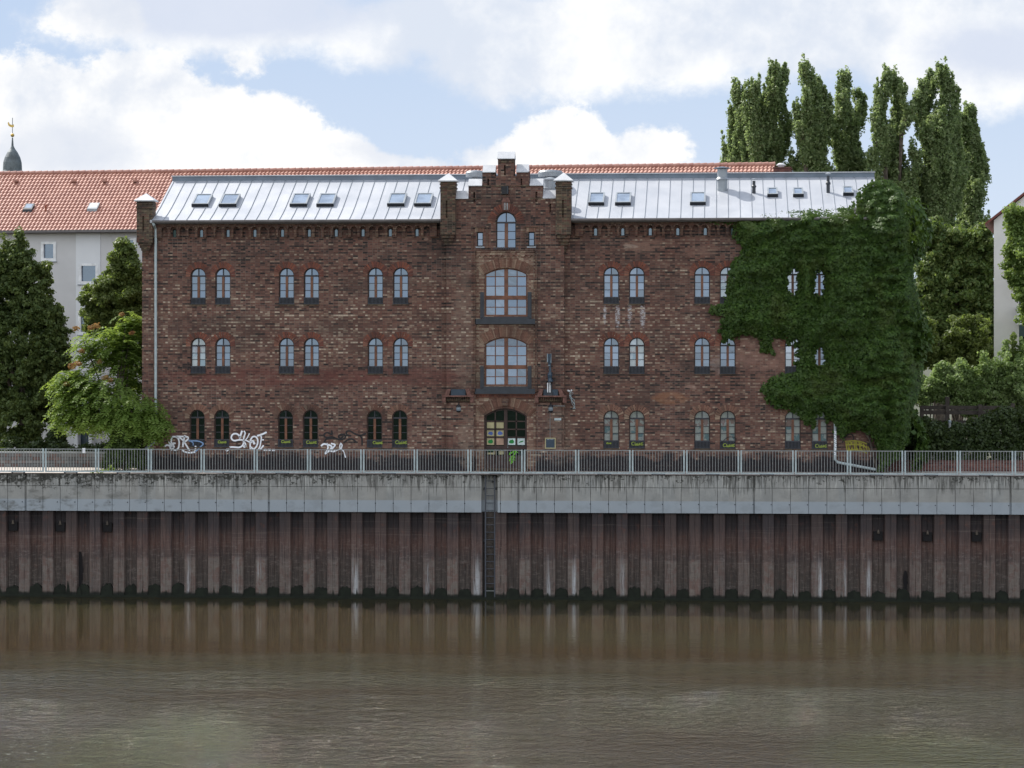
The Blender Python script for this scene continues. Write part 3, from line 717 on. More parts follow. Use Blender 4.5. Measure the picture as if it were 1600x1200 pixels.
# small tan arcade over the upper window
ar = MB(); xa0, xa1 = xs(744.5), xs(835.6); n = 10; stw = (xa1-xa0)/n; w = stw/2-.045
poly = [(xa0, zs(393)), (xa0, zs(402.5))]
for k in range(n):
    c = xa0+(k+.5)*stw; poly += [(c-w, zs(402.5))]+list(reversed(arch_pts(c, w, zs(401.5), w*.9, 6)))+[(c+w, zs(402.5))]
poly += [(xa1, zs(402.5)), (xa1, zs(393))]
ar.plate(poly, [], YS-.05, YS); ar.box(xa0, xa1, YS-.09, YS-.05, zs(394.3), zs(392.3)); ar.build('tan_frieze', 'pale_brick', bb)
def big_window(c, hw, bot, spr, rise, name, gl, bars_rows):
    f = MB(); yo, yi = YS+.12, YS+.2; fw = .07
    f.plate(opening(c, hw-.002, bot, spr, rise, 16), [[(c-hw+fw, bot+fw), (c+hw-fw, bot+fw)]+arch_pts(c, hw-fw, spr-.01, rise-fw*.8, 16)], yo, yi)
    f.box(c-.085, c+.085, yo-.02, yi, bot+fw, spr+rise-fw*.7)
    tz = bot+(spr+rise-bot)*.385
    f.box(c-hw+fw, c-.085, yo-.025, yi, tz-.09, tz+.09); f.box(c+.085, c+hw-fw, yo-.025, yi, tz-.09, tz+.09)
    zs_l = [bot+fw, (bot+fw+tz-.09)/2, tz-.09]
    t0 = tz+.09; hh = (spr-.1-t0)/2
    zs_u = [t0, t0+hh, t0+2*hh]
    for s in (-1, 1):
        a, b = sorted((c+s*.085, c+s*(hw-fw))); m = (a+b)/2
        f.box(m-.02, m+.02, yo+.01, yi, bot+fw, spr+rise*.70)
        for zz in (zs_l[1], zs_u[1], zs_u[2]): f.box(a, b, yo+.015, yi, zz-.018, zz+.018)
    o = f.build(name, 'oak_frame_warm', bb)
    p = MB()
    for s in (-1, 1):
        a, b = sorted((c+s*.085, c+s*(hw-fw))); m = (a+b)/2
        for l, r in ((a, m), (m, b)):
            for z0, z1 in ((zs_l[0], zs_l[1]), (zs_l[1], zs_l[2]), (zs_u[0], zs_u[1]), (zs_u[1], zs_u[2])): quadpane(p, [(l, z0), (r, z0), (r, z1), (l, z1)], yo+.05, .005)
    p.prism([(c-hw+fw*.5, zs_u[2])]+[(c+hw-fw*.5, zs_u[2])]+arch_pts(c, hw-fw*.5, spr, rise-fw*.5, 16), yo+.05, yo+.055)
    p.build('pane', gl, o); return o
for i, b_ in enumerate(big):
    c, hw, bot, spr, rise = b_
    big_window(c, hw, bot, spr, rise, 'large_window', 'glass_sky', 0)
    rg = MB(); ring(rg, c, hw+.03, spr, rise+.02, .42, 44, YS-.014, YS+.02, extra=.03, gap=.012); rg.build('window_arch', 'brown_arch', bb)
    s_ = MB().box(c-hw-.42, c+hw+.36, YS-.16, YS-.01, bot-.36, bot-.12); s_.box(c-hw-.06, c+hw+.06, YS-.10, YS+.12, bot-.12, bot-.03)
    s_.build('metal_sill', 'slate_metal', bb)
    tr = MB(); hh = (.46 if i == 0 else .38)*(spr-bot)/.8
    for s in (-1, 1):
        a, b = sorted((c+s*(hw+.02), c+s*(hw+.19))); tr.box(a, b, YS-.06, YS-.012, bot-.1, bot+hh)
        tr.box(a+.05, b-.05, YS-.075, YS-.06, bot-.05, bot+hh-.1)
    tr.build('metal_reveal', 'slate_metal', bb)
# door
c, hw, bot, spr, rise = door
rg = MB(); ring(rg, c, hw+.10, spr+.02, rise+.08, .40, 46, YS-.03, YS+.02, extra=.04, gap=.012); rg.build('door_arch', 'brown_arch', bb)
rg = MB(); ring(rg, c, hw-.01, spr, rise, .10, 24, YS-.008, YS+.2, extra=.0, gap=.006); rg.build('door_arch', 'dull_arch', bb)
MB().prism([(c-.12, zs(634)), (c+.12, zs(634)), (c+.16, zs(623)), (c-.16, zs(623))], YS-.12, YS-.03).build('keystone', 'dark_band_brick', bb)
f = MB(); yo, yi = YS+.2, YS+.28; fw = .09
f.plate(opening(c, hw, .12, spr, rise, 16), [], yo+.05, yi)
f.plate(opening(c, hw-.002, .12, spr, rise, 16), [[(c-hw+fw, .7), (c+hw-fw, .7)]+arch_pts(c, hw-fw, spr-.02, rise-fw*.8, 16)], yo, yo+.05)
f.box(c-.075, c+.075, yo-.03, yi, .12, spr+rise-.06)
grid_z = [zs(q) for q in (700.5, 697, 683.5, 671.0, 658.5, 646.5)]
f.box(c-hw+fw, c+hw-fw, yo-.015, yo+.05, zs(702), zs(697))
for s in (-1, 1):
    a, b = sorted((c+s*.075, c+s*(hw-fw))); m = (a+b)/2
    f.box(m-.028, m+.028, yo, yo+.05, zs(697), spr+rise*.6)
    for q in (683.5, 671.0, 658.5): f.box(a, b, yo, yo+.05, zs(q)-.028, zs(q)+.028)
    f.box(a, b, yo-.005, yo+.05, .12, zs(724.5)); f.box(m-.02, m+.02, yo, yo+.05, zs(724.5), zs(702))
do = f.build('door', 'door_wood', bb)
p = MB()
p.prism([(c-hw+.05, .7), (c+hw-.05, .7)]+arch_pts(c, hw-.05, spr, rise-.05, 16), yo+.04, yo+.048); p.build('pane', 'glass_shade', do)
hd = MB().tube([(c+.10, yo-.02, 1.05), (c+.10, yo-.07, 1.05), (c+.10, yo-.07, 1.22), (c+.10, yo-.02, 1.22)], .012, 6); hd.build('handle', 'galvanised', do)
MB().box(c-hw-.1, c+hw+.1, YB-.35, YS+.3, 0.0, .12).build('doorstep', 'sooty_brick', bb)
# pictures and sheets stuck inside the door panes
def cell(s, col, r):
    a, b = sorted((c+s*.075, c+s*(hw-fw))); m = (a+b)/2
    l, rr = ((a, m-.028) if col == 0 else (m+.028, b)); zz = [zs(q) for q in (697, 683.5, 671.0, 658.5, 647)]
    return l+.02, rr-.02, zz[r]+.045, zz[r+1]-.045
for s, col, r, mt in ((-1, 0, 0, 'paper_cream'), (-1, 1, 0, 'paper_pink'), (-1, 0, 1, 'paper_cream'), (-1, 1, 1, 'paper_cream'), (-1, 0, 2, 'paper_cream'), (-1, 1, 2, 'paper_cream'), (1, 0, 0, 'paper_white'), (1, 1, 0, 'paper_white')):
    a, b, z0, z1 = cell(s, col, r)
    o = MB().box(a, b, yo+.030, yo+.037, z0, z1).build('poster', mt, do)
    if (r == 1): spot = 'paper_blue'
    elif r == 0 and not (s < 0 and col == 1): spot = 'paper_green'
    else: continue
    rr_ = random.Random(int(s*10+col*3+r)); n = 11; cx_, cz_ = (a+b)/2, (z0+z1)/2
    wx_, wz_ = (b-a)*.36, (z1-z0)*(.34 if not (s > 0 and col == 1) else .12)
    tl = .5 if (s > 0 and col == 1) else 0
    blob = [(cx_+math.cos(2*math.pi*i/n)*wx_*rr_.uniform(.7, 1.1), cz_-.0+math.sin(2*math.pi*i/n)*wz_*rr_.uniform(.7, 1.15)+math.cos(2*math.pi*i/n)*wx_*tl*.6) for i in range(n)]
    bb2 = MB().prism(blob, yo+.024, yo+.029).build('poster_print', spot, do)
for a0, a1 in ((c-hw+fw+.03, c-.30-.12), (c-.33, c-.10)):
    MB().box(a0, a1, yo+.03, yo+.037, zs(722.5), zs(713)).build('poster', 'paper_cream', do)
    MB().box(a0, a1, yo+.03, yo+.037, zs(710.5), zs(705)).build('poster', 'paper_cream', do)
MB().box(c-hw+fw+.03, c-hw+.42, yo+.03, yo+.037, zs(707.5), zs(703.0)).build('poster', 'paper_green', do)
gr = MB(); rr_ = random.Random(5)
for i in range(9):
    cx_ = xs(798+rr_.uniform(-1, 8)*(1 if i < 4 else .6)); cz_ = zs(705+i*2.2+rr_.uniform(-1, 1)); pts = [(cx_+.07*math.cos(k)*rr_.uniform(.6, 1.2), cz_+.06*math.sin(k*1.3)) for k in range(6)]
    gr.ribbon(pts, .03, yo-.006)
gr.build('graffiti', 'spray_green', do)
# dentil course between the corbels
dn = MB(); dn.box(xs(741), xs(838), YS-.10, YS, zs(616.3), zs(614.2)); dn.box(xs(741), xs(838), YS-.06, YS, zs(621), zs(619.8))
n = 46
for i in range(n):
    a = xs(741)+(xs(838)-xs(741))*i/n; dn.box(a, a+.034, YS-.09, YS-.0, zs(619.8), zs(616.3))
dn.build('dentil_course', 'red_arch', bb)
# corbelled ledges either side of the door, with the pilasters beneath
for side, (p0, p1) in (('l', (692, 741)), ('r', (836.5, 885.5))):
    y1 = YB; x0, x1 = xb(p0), xb(p1)
    k = MB()
    k.box(x0, x1, y1-.34, y1, zb_(620), zb_(617.8))
    k.prism([(x0+.10, zb_(617.8)), (x0+.30, zb_(617.8)), (x0+.38, zb_(608)), (x0+.22, zb_(608))], y1-.26, y1)
    k.prism([(x1-.30, zb_(617.8)), (x1-.10, zb_(617.8)), (x1-.22, zb_(608)), (x1-.38, zb_(608))], y1-.26, y1)
    k.box(x0, x0+.16, y1-.30, y1, zb_(629), zb_(620)); k.box(x1-.16, x1, y1-.30, y1, zb_(629), zb_(620))
    k.build('corbel', 'corbel_brick', bb)
    t2 = MB().box(x0+.38, x1-.38, y1-.16, y1-.02, zb_(617.8), zb_(608.4)); t2.build('corbel_slate', 'board_blue', bb)
    d2 = MB(); n = 13
    for i in range(n):
        a = x0+.2+(x1-x0-.44)*i/(n-1); d2.prism([(a, zb_(626)), (a+.05, zb_(626)), (a+.05, zb_(620)), (a, zb_(620))], y1-.22, y1)
    d2.box(x0+.16, x1-.16, y1-.12, y1, zb_(628), zb_(624)); d2.build('corbel_dentils', 'sooty_brick', bb)
for p0, p1 in ((701, 740.5), (838.5, 877.5)): MB().box(xb(p0), xb(p1), YB-.10, YB, 0, zb_(629)).build('pilaster', 'facade_brick', bb)
# turrets on corbels: at the building corners and beside the gable
def turret(p0, p1, ptop, pbase, ptip, tipx, yf, deep, slotpx, cap):
    xL, xR_ = W0.X(p0, yf), W0.X(p1, yf); zt, z1, z2 = W0.Z(ptop, yf), W0.Z(pbase, yf), W0.Z(ptip, yf)
    sx = (W0.X(slotpx-1.4, yf), W0.X(slotpx+1.4, yf)); sz = (W0.Z(340, yf) if cap != 'corner' else W0.Z(358, yf), W0.Z(313, yf) if cap != 'corner' else W0.Z(335, yf))
    b = MB(); b.plate([(xL, z1), (xR_, z1), (xR_, zt), (xL, zt)], [[(sx[0], sz[0]), (sx[1], sz[0]), (sx[1], sz[1]), (sx[0], sz[1])]], yf, yf+.10)
    b.box(xL, xR_, yf+.10, yf+deep, z1, zt)
    for q, e in ((ptop+3.5, .03), (ptop+9.5, .035)): b.box(xL-e, xR_+e, yf-e, yf+deep+e, W0.Z(q+2.0, yf), W0.Z(q, yf))
    n = 6; tx = W0.X(tipx, yf)
    for i in range(n):                     # courses stepping back down to a point
        t0, t1 = i/n, (i+1)/n; k_ = t1
        a, c_ = xL+(tx-xL)*k_*.92, xR_+(tx-xR_)*k_*.92; b.box(a, c_, yf+(0-yf)*k_*.95, yf+deep*.8, z1+(z2-z1)*t1, z1+(z2-z1)*t0)
    b.build('turret', 'sooty_brick', bb)
    ov = .10; zc = W0.Z({'corner': 299, 'gable': 270}.get(cap, 300), yf+deep/2)
    if cap == 'covered': return
    cpm = MB().pyramid(xL-ov, xR_+ov, yf-ov, yf+deep+ov, zt+.03, zc); cpm.box(xL-ov, xR_+ov, yf-ov, yf+deep+ov, zt-.02, zt+.03)
    cpm.build('turret_cap', 'zinc_cap', bb)
turret(213.5, 238, 311, 377, 402, 226, -.32, .72, 224, 'corner')
turret(1366, 1391, 322, 377, 402, 1379, -.32, .72, 1378, 'covered')
turret(688, 711.3, 282.5, 366, 398, 699, YB-.30, .75, 697.8, 'gable')
turret(868.3, 892, 283, 367, 399, 881, YB-.30, .75, 879.5, 'gable')
# vent box in the gable
vb = MB().box(xb(784), xb(795), YB-.16, YB, zb_(303.5), zb_(291)); o = vb.build('louvre_box', 'dark_iron', bb)
MB().box(xb(792.5), xb(794.6), YB-.20, YB-.16, zb_(303), zb_(291.5)).build('louvre_flap', 'slate_metal', o)

# ---- zinc roof
YG = -.36
PR = [(YG, ZE-.10), (YG, ZE+.02), (.5, Z(332.5, .5)), (1.35, ZBR), (YR-.25, ZRG)]
PRB = [(YR+.25, ZRG), (7.9, ZBR), (DB+.36, ZE)]
rf = MB(); prof = PR+[(YR-.25, ZRG+.0)]+PRB+[(DB, ZE-.1), (YR, ZRG-.2)]
xl, xr = XL+.45, XR-.06
xl = X(237)
prof = PR+PRB
gl0, gr0 = xb(697.5), xb(881.5)
zc_ = PR[2][1]+(PR[1][1]-PR[2][1])*(.5-.40)/(.5-YG)
for xa_, xc_, pf in ((xl, gl0, prof), (gl0, gr0, [(.40, ZE-.1), (.40, zc_)]+prof[2:]), (gr0, xr, prof)):
    n = len(pf); rf.add([(xa_, y, z) for y, z in pf]+[(xc_, y, z) for y, z in pf], [(i, i+1, i+1+n, i+n) for i in range(n-1)]+[tuple(range(n)), tuple(range(2*n-1, n-1, -1))])
rf.build('roof', 'roof_zinc', bb)
seam = MB(); sp = .535; k = 0; off = X(1119)-round((X(1119)-xl)/sp)*sp
def roof_z(y):
    for (a, za), (b, zb) in zip(PR[1:], PR[2:]):
        if a <= y <= b: return za+(zb-za)*(y-a)/(b-a)
    return ZRG
sky_boxes = []                                   # filled below, seams stop at the skylights
SKY = [(316.5, 315.3, 33, 15.5), (359.5, 315.3, 34, 15.5), (469.5, 314.8, 34, 16), (511, 314.8, 34, 16), (621, 314.3, 34, 16), (662.5, 314.3, 33, 16), (932.5, 313, 31, 15.5), (974, 313, 31, 15.5),
       (1090.5, 312.5, 31, 15.5), (1207, 302.7, 21, 10), (1247, 302.7, 21, 10), (1325, 300.7, 21, 10)]
def roof_point(px, py):
    """where the sight line meets the upper roof plane"""
    lo, hi = -.3, YR-.25
    for _ in range(40):
        m = (lo+hi)/2; x, z = W0.at(px, py, m)
        if z > roof_z(m): lo = m
        else: hi = m
    return x, m, z
slope = math.atan2(ZRG-ZBR, YR-.25-1.35)
skyl = []
for px, py, w, h in SKY:
    x, y, z = roof_point(px, py); ya = roof_point(px, py+h/2)[1]; yb_ = roof_point(px, py-h/2)[1]
    wd = (X(px+w/2)-X(px-w/2))*.92*(1-.0)
    xw = wd/2-((yb_-ya)*0)
    skyl.append((x, (ya+yb_)/2, xw*.86, (yb_-ya)/2))
x = off
while x < xr-.1:
    if x > xl+.05:
        e0 = .42 if gl0 < x < gr0 else YG
        segs = [(e0, YR-.25)]
        for sx, sy, hw_, hl in skyl:
            if abs(x-sx) < hw_+.03:
                segs = [(e0, sy-hl-.12), (sy+hl+.12, YR-.25)]
        for a, b in segs:
            ys = [a]+[q for q in (.5, 1.35) if a < q < b]+[b]
            for y0, y1 in zip(ys, ys[1:]):
                z0, z1 = roof_z(y0), roof_z(y1)
                seam.add([(x-.012, y0, z0-.01), (x+.012, y0, z0-.01), (x+.012, y1, z1-.01), (x-.012, y1, z1-.01), (x-.006, y0, z0+.035), (x+.006, y0, z0+.035), (x+.006, y1, z1+.035), (x-.006, y1, z1+.035)],
                    [(4, 5, 6, 7), (0, 4, 7, 3), (1, 2, 6, 5), (0, 1, 5, 4), (3, 7, 6, 2)])
    x += sp
seam.build('roof_seams', 'zinc', bb)
rc = MB().box(xl, xr, YR-.27, YR+.27, ZRG-.05, ZRG+.20); rc.build('ridge_vent', 'zinc_dark', bb)
MB().box(xl-.04, xr+.04, YR-.33, YR+.33, ZRG+.203, ZRG+.245).build('ridge_cap', 'zinc_cap', bb)
gt = MB(); pr = [(YG-.16, ZE+.0), (YG-.16, ZE-.07), (YG-.12, ZE-.12), (YG-.04, ZE-.12), (YG, ZE-.07), (YG+.03, ZE+.012), (YG-.13, ZE+.012)]
for a, b in ((X(238.5, -.4), xb(688)-.02), (xb(892)+.02, XR-.4)):
    n = len(pr); gt.add([(a, y, z) for y, z in pr]+[(b, y, z) for y, z in pr], [(i, (i+1) % n, (i+1) % n+n, i+n) for i in range(n)]+[tuple(range(n)), tuple(range(2*n-1, n-1, -1))])
gt.box(X(238.5, -.4), xb(688), YG+.03, -.10, ZE-.16, ZE-.02); gt.box(xb(892), XR-.4, YG+.03, -.10, ZE-.16, ZE-.02)
gt.build('gutter', 'gutter_brown', bb)
# skylights
for x, y, hw_, hl in skyl:
    z = roof_z(y); cs, sn = math.cos(slope), math.sin(slope); H = .16
    def P(a, l, h): return (x+a, y+l*cs-h*sn, z+l*sn+h*cs)
    hl2 = hl/cs; f = MB(); fr = .07
    o8 = [P(-hw_, -hl2, -.02), P(hw_, -hl2, -.02), P(hw_, hl2, -.02), P(-hw_, hl2, -.02), P(-hw_, -hl2, H), P(hw_, -hl2, H), P(hw_, hl2, H), P(-hw_, hl2, H)]
    i4 = [P(-hw_+fr, -hl2+fr, H), P(hw_-fr, -hl2+fr, H), P(hw_-fr, hl2-fr, H), P(-hw_+fr, hl2-fr, H)]
    i5 = [P(-hw_+fr, -hl2+fr, H-.03), P(hw_-fr, -hl2+fr, H-.03), P(hw_-fr, hl2-fr, H-.03), P(-hw_+fr, hl2-fr, H-.03)]
    f.add(o8+i4+i5, [(0, 1, 5, 4), (1, 2, 6, 5), (2, 3, 7, 6), (3, 0, 4, 7), (4, 5, 9, 8), (5, 6, 10, 9), (6, 7, 11, 10), (7, 4, 8, 11), (8, 9, 13, 12), (9, 10, 14, 13), (10, 11, 15, 14), (11, 8, 12, 15)])
    o = f.build('skylight', 'zinc', bb)
    MB().add([P(-hw_+fr, -hl2+fr, H-.028), P(hw_-fr, -hl2+fr, H-.028), P(hw_-fr, hl2-fr, H-.028), P(-hw_+fr, hl2-fr, H-.028)], [(0, 1, 2, 3)]).build('pane', 'glass_roof', o)
    d = MB().add([P(-hw_-.01, -hl2-.012, -.02), P(hw_+.01, -hl2-.012, -.02), P(hw_+.01, -hl2-.012, H-.02), P(-hw_-.01, -hl2-.012, H-.02), P(-hw_-.01, -hl2-.03, -.02), P(hw_+.01, -hl2-.03, -.02), P(hw_+.01, -hl2-.03, H-.02), P(-hw_-.01, -hl2-.03, H-.02)],
        [(0, 1, 2, 3), (4, 7, 6, 5), (2, 6, 7, 3), (0, 3, 7, 4), (1, 5, 6, 2)]); d.build('flashing', 'dark_iron', o)
# vents
def vent(px, pbase, ptop, wpx, kind):
    x, y, z = roof_point(px, pbase); r = wpx/2/33.3; h = W0.at(px, ptop, y)[1]-z
    m = MB()
    if kind == 'big': prof = [(r, -.15), (r, h*.42), (r*1.22, h*.42), (r*1.28, h*.45), (r*1.05, h*.52), (r*.98, h*.54), (r*.98, h*.90)]
    else: prof = [(r, -.1), (r, h*.38), (r*1.35, h*.40), (r*1.35, h*.48), (r*.85, h*.55), (r*.85, h*.84)]
    m.lathe((x, y, z), prof, 20); o = m.build('vent_pipe', 'zinc' if kind == 'big' else 'slate_metal', bb, False)
    c_ = MB().lathe((x, y, z), [(r*(1.7 if kind == 'big' else 1.6), h*.92), (r*(1.8 if kind == 'big' else 1.7), h*.945), (r*.3, h*1.0)], 20); c_.build('vent_cowl', 'zinc_dark' if kind == 'big' else 'zinc', o)
vent(1128.5, 296.5, 260.5, 15.5, 'big')
vent(1178, 301.5, 279, 5.5, 'small'); vent(1294, 300.5, 269.5, 5.5, 'small')
# wide round hoods on the ridge behind the gable and the duct beside the right turret
for px, w in ((743, 30), (860, 38)):
    x, y = W0.X(px, 3.6), 3.6; r = w/2/33.2; z = W0.Z(276, 3.6)
    m = MB().lathe((x, y, z), [(r*.4, -.7), (r*.4, -.02), (r*1.0, -.02), (r*1.02, .18), (r*.9, .26), (r*.3, .30)], 28); m.build('vent_hood', 'zinc', bb)
x, y = W0.X(859.5, 1.6), 1.6; r = 10/33.8; z0 = roof_z(y)-.1
MB().lathe((x, y, 0), [(r, z0), (r, W0.Z(296, y)), (r*1.12, W0.Z(295.5, y)), (r*1.12, W0.Z(294, y)), (r, W0.Z(293.5, y)), (r, W0.Z(283, y)), (r*1.15, W0.Z(282.5, y)), (r*1.15, W0.Z(280, y)), (r*.2, W0.Z(277.5, y))], 22).build('vent_duct', 'zinc', bb)

# ---- rain pipes
dp = MB(); yy = -.13; xx = X(243.3, yy)
dp.tube([(xx-.05, YG-.08, ZE-.08), (xx-.02, YG-.06, W0.Z(349, -.4)), (xx, yy, W0.Z(356, yy)), (xx, yy, Z(688)), (xx-.10, yy, Z(694)), (X(223, yy), yy-.06, Z(705)), (X(222, yy), yy-.1, Z(708)), (X(222, yy), yy-.1, 0.0)], .062, 8)
for q in (367, 440, 520, 600, 660): dp.lathe((xx, yy, Z(q)), [(.075, -.03), (.075, .03)], 8)
dp.build('downpipe', 'galvanised', bb)
dp = MB(); xx = X(1305, yy)
dp.tube([(xx, yy, ZE-.1), (xx, yy, Z(716)), (xx+.12, yy, Z(720.5)), (X(1370, yy), yy, .12), (X(1372.5, yy), yy, .0), (X(1372.5, yy), yy, -.02)], .062, 8)
dp.build('downpipe', 'galvanised', bb)
ss = MB(); rr_ = random.Random(9)
zz = Z(672)
while zz > Z(708):
    ss.ribbon([(xx-.045, zz), (xx+.04, zz-.04), (xx-.03, zz-.09), (xx+.045, zz-.13)], .035, yy-.066); zz -= .19
ss.build('graffiti', 'spray_white', bb)

# ---- graffiti on the brick, drawn as flat strokes of paint
YP = -.014
def pxs(pts): return [(X(a), Z(b)) for a, b in pts]
def curve(pts, k=5):
    out = []
    n = len(pts)
    for i in range(n-1):
        p0, p1, p2, p3 = pts[max(i-1, 0)], pts[i], pts[i+1], pts[min(i+2, n-1)]
        for j in range(k):
            t = j/k; out.append(tuple(.5*((2*p1[d])+(-p0[d]+p2[d])*t+(2*p0[d]-5*p1[d]+4*p2[d]-p3[d])*t*t+(-p0[d]+3*p1[d]-3*p2[d]+p3[d])*t**3) for d in (0, 1)))
    return out+[pts[-1]]
# first tag, white
g = MB(); s1 = 9.0
def z1(l): return [(250+a/8.889, 660+b/8.889) for a, b in l]
for l in ([(65, 345), (105, 330), (140, 350), (160, 400)], [(120, 290), (150, 330)], [(225, 210), (170, 220), (158, 290), (175, 370), (215, 400), (255, 370), (268, 300), (255, 240), (225, 210), (300, 208), (370, 212), (392, 232), (370, 265), (330, 285)],
          [(165, 300), (190, 330)], [(345, 195), (335, 240), (322, 300), (320, 350)], [(240, 215), (290, 235), (330, 275), (365, 330), (410, 400)], [(315, 400), (350, 425), (420, 435), (490, 425)], [(490, 425), (495, 345)], [(140, 370), (200, 350)], [(190, 300), (212, 305)]):
    g.ribbon(pxs(curve(z1(l))), .075, YP)
g.build('graffiti', 'spray_white', bb)
g = MB()
g.ribbon(pxs(curve(z1([(400, 262), (450, 268), (540, 275), (600, 308), (560, 355), (490, 425)]))), .055, YP-.003); g.ribbon(pxs(curve(z1([(400, 270), (455, 290), (462, 330)]))), .045, YP-.003)
g.build('graffiti', 'spray_blue', bb)
# second tag, white
g = MB()
def z2(l): return [(340+a/16, 660+b/16) for a, b in l]
for l, w in (([(610, 240), (575, 340), (555, 400)], .065), ([(560, 410), (530, 340), (460, 300), (380, 320), (345, 390), (370, 450), (430, 475), (540, 455), (620, 460), (655, 510), (620, 600), (540, 645), (420, 640), (310, 645), (240, 710)], .055), ([(225, 720), (265, 690)], .09), ([(665, 235), (690, 290), (665, 370), (650, 470), (700, 560), (690, 625)], .045),
             ([(795, 300), (745, 400), (690, 470)], .035), ([(690, 460), (760, 490), (820, 530)], .045), ([(820, 690), (815, 560), (830, 450), (880, 380), (950, 375), (1000, 440), (1000, 550), (950, 650), (890, 680), (840, 640)], .052), ([(820, 520), (880, 490), (920, 550)], .075),
             ([(1000, 350), (1100, 320), (1215, 265)], .06), ([(1075, 340), (1095, 400), (1080, 500), (1065, 600), (1025, 690)], .045), ([(1085, 450), (1150, 455)], .04), ([(1065, 700), (1145, 600)], .05), ([(660, 630), (700, 600)], .08)):
    g.ribbon(pxs(curve(z2(l))), w*1.35, YP)
for a, b in ((1190, 705), (1290, 705), (1400, 710)): g.ribbon(pxs(z2([(a-22, b), (a+22, b)])), .09, YP)
g.build('graffiti', 'spray_white', bb)
# third, white small and black scrawl above
def z3(l): return [(430+a/7.273, 665+b/7.273) for a, b in l]
g = MB()
for l, w in (([(525, 235), (560, 215), (640, 240), (620, 285), (570, 325)], .055), ([(590, 210), (600, 260), (572, 320)], .05), ([(640, 210), (680, 225), (650, 265), (625, 290), (660, 300), (690, 290)], .05), ([(745, 205), (735, 240), (745, 275), (760, 230), (745, 205)], .035), ([(700, 285), (750, 275), (780, 300), (790, 340), (800, 365)], .04)):
    g.ribbon(pxs(curve(z3(l))), w*1.45, YP)
g.build('graffiti', 'spray_white', bb)
g = MB()
for l in ([(640, 65), (645, 105), (590, 85), (555, 110), (580, 140), (650, 135), (700, 155), (740, 165), (790, 150), (795, 115), (750, 105), (720, 130), (745, 150), (770, 130)], [(560, 190), (590, 155), (690, 150)], [(860, 120), (820, 110), (810, 75), (850, 65), (900, 95), (960, 115), (1030, 95)],
          [(960, 115), (985, 150), (988, 225)], [(780, 200), (830, 165), (880, 160), (925, 195)]):
    g.ribbon(pxs(curve(z3(l))), .07, YP-.003)
g.build('graffiti', 'spray_black', bb)
# olive piece at the right end, purple-black outline
g = MB(); rr_ = random.Random(3)
for i in range(15):
    a = 1322+i*2.4+rr_.uniform(-.6, .6); b0 = 688+max(0, i-8)*1.4; b1 = min(703.5, b0+15); g.ribbon(pxs(curve([(a, b0), (a+rr_.uniform(-1.5, 2.5), (b0+b1)/2), (a+2, b1)])), .045, YP)
for b in (688, 693.5, 702): g.ribbon(pxs(curve([(1321+(b-688)*.25, b), (1335, b-1), (1347, b+1), (1354, b+4)])), .05, YP-.004)
g.build('graffiti', 'spray_olive', bb)
g = MB(); g.ribbon(pxs(curve([(1316, 690), (1322, 680), (1330, 677), (1334, 683), (1331, 688)])), .05, YP-.003); g.ribbon(pxs(curve([(1355, 690), (1359, 696), (1362, 702)])), .04, YP-.003)
g.ribbon(pxs(curve([(1128, 690), (1138, 682), (1150, 684), (1146, 692), (1134, 694)])), .03, YP-.003)
g.build('graffiti', 'spray_black', bb)
# lime scrawls on the ground floor sill panels: "CHANE" like letters
def scrawl(px, py, w):
    s = w/24.0; g = MB()
    for l in ([(5, 0), (1, 1), (0, 4), (2, 6.5), (6, 6)], [(7, 1), (7.5, 6), (9, 6.5), (10, 3), (10.5, 6.5), (12, 6.5), (13, 2)], [(13, 2), (13.5, 6.5), (15.5, 5), (16.5, 2), (17, 6.5)], [(23.5, 1.5), (20, 2), (19, 4.5), (20.5, 6.5), (24, 5.5)], [(19, 4.2), (22.5, 4)]):
        g.ribbon(pxs(curve([(px+a*s, py+b*s) for a, b in l], 3)), .028, -.030)
    g.build('graffiti', 'spray_lime', bb)
for px, py, w in ((440, 689, 14), (479, 689.5, 16), (583, 690, 15), (618, 689, 18), (987, 690, 18), (1130, 692, 18), (1274, 692.5, 18), (948, 691, 7), (341, 690, 13)): scrawl(px, py, w)

# ================================================================== things fixed to the facade
def lantern(px, py, label, arm):
    x, z = W0.at(px, py, YB-.45); t = thing('wall_lantern', label, 'lamp', (x, YB-.12, z), group='lanterns under the brick ledges')
    MB().tube([(0, .02, .22), (0, -.20, .26), (0, -.33, .18)], .018, 6).build('bracket', 'dark_iron', t)
    MB().lathe((0, -.33, 0), [(.03, .18), (.10, .12), (.13, .08), (.135, .06)], 12).build('hood', 'dark_iron', t)
    MB().lathe((0, -.33, 0), [(.09, .06), (.11, -.03), (.09, -.11)], 12).build('lamp_glass', 'lamp_glass', t)
    MB().lathe((0, -.33, 0), [(.115, -.11), (.10, -.15), (.04, -.19)], 12).build('base_ring', 'dark_iron', t)
    if arm: MB().tube([(.05, -.05, .10), (.62, -.05, .10)], .016, 6).build('cable', 'galvanised_dull', t)
lantern(716.5, 638, 'small dark lantern under the brick ledge left of the door', False)
lantern(860.5, 638, 'small dark lantern under the brick ledge right of the door, with a cable arm', True)
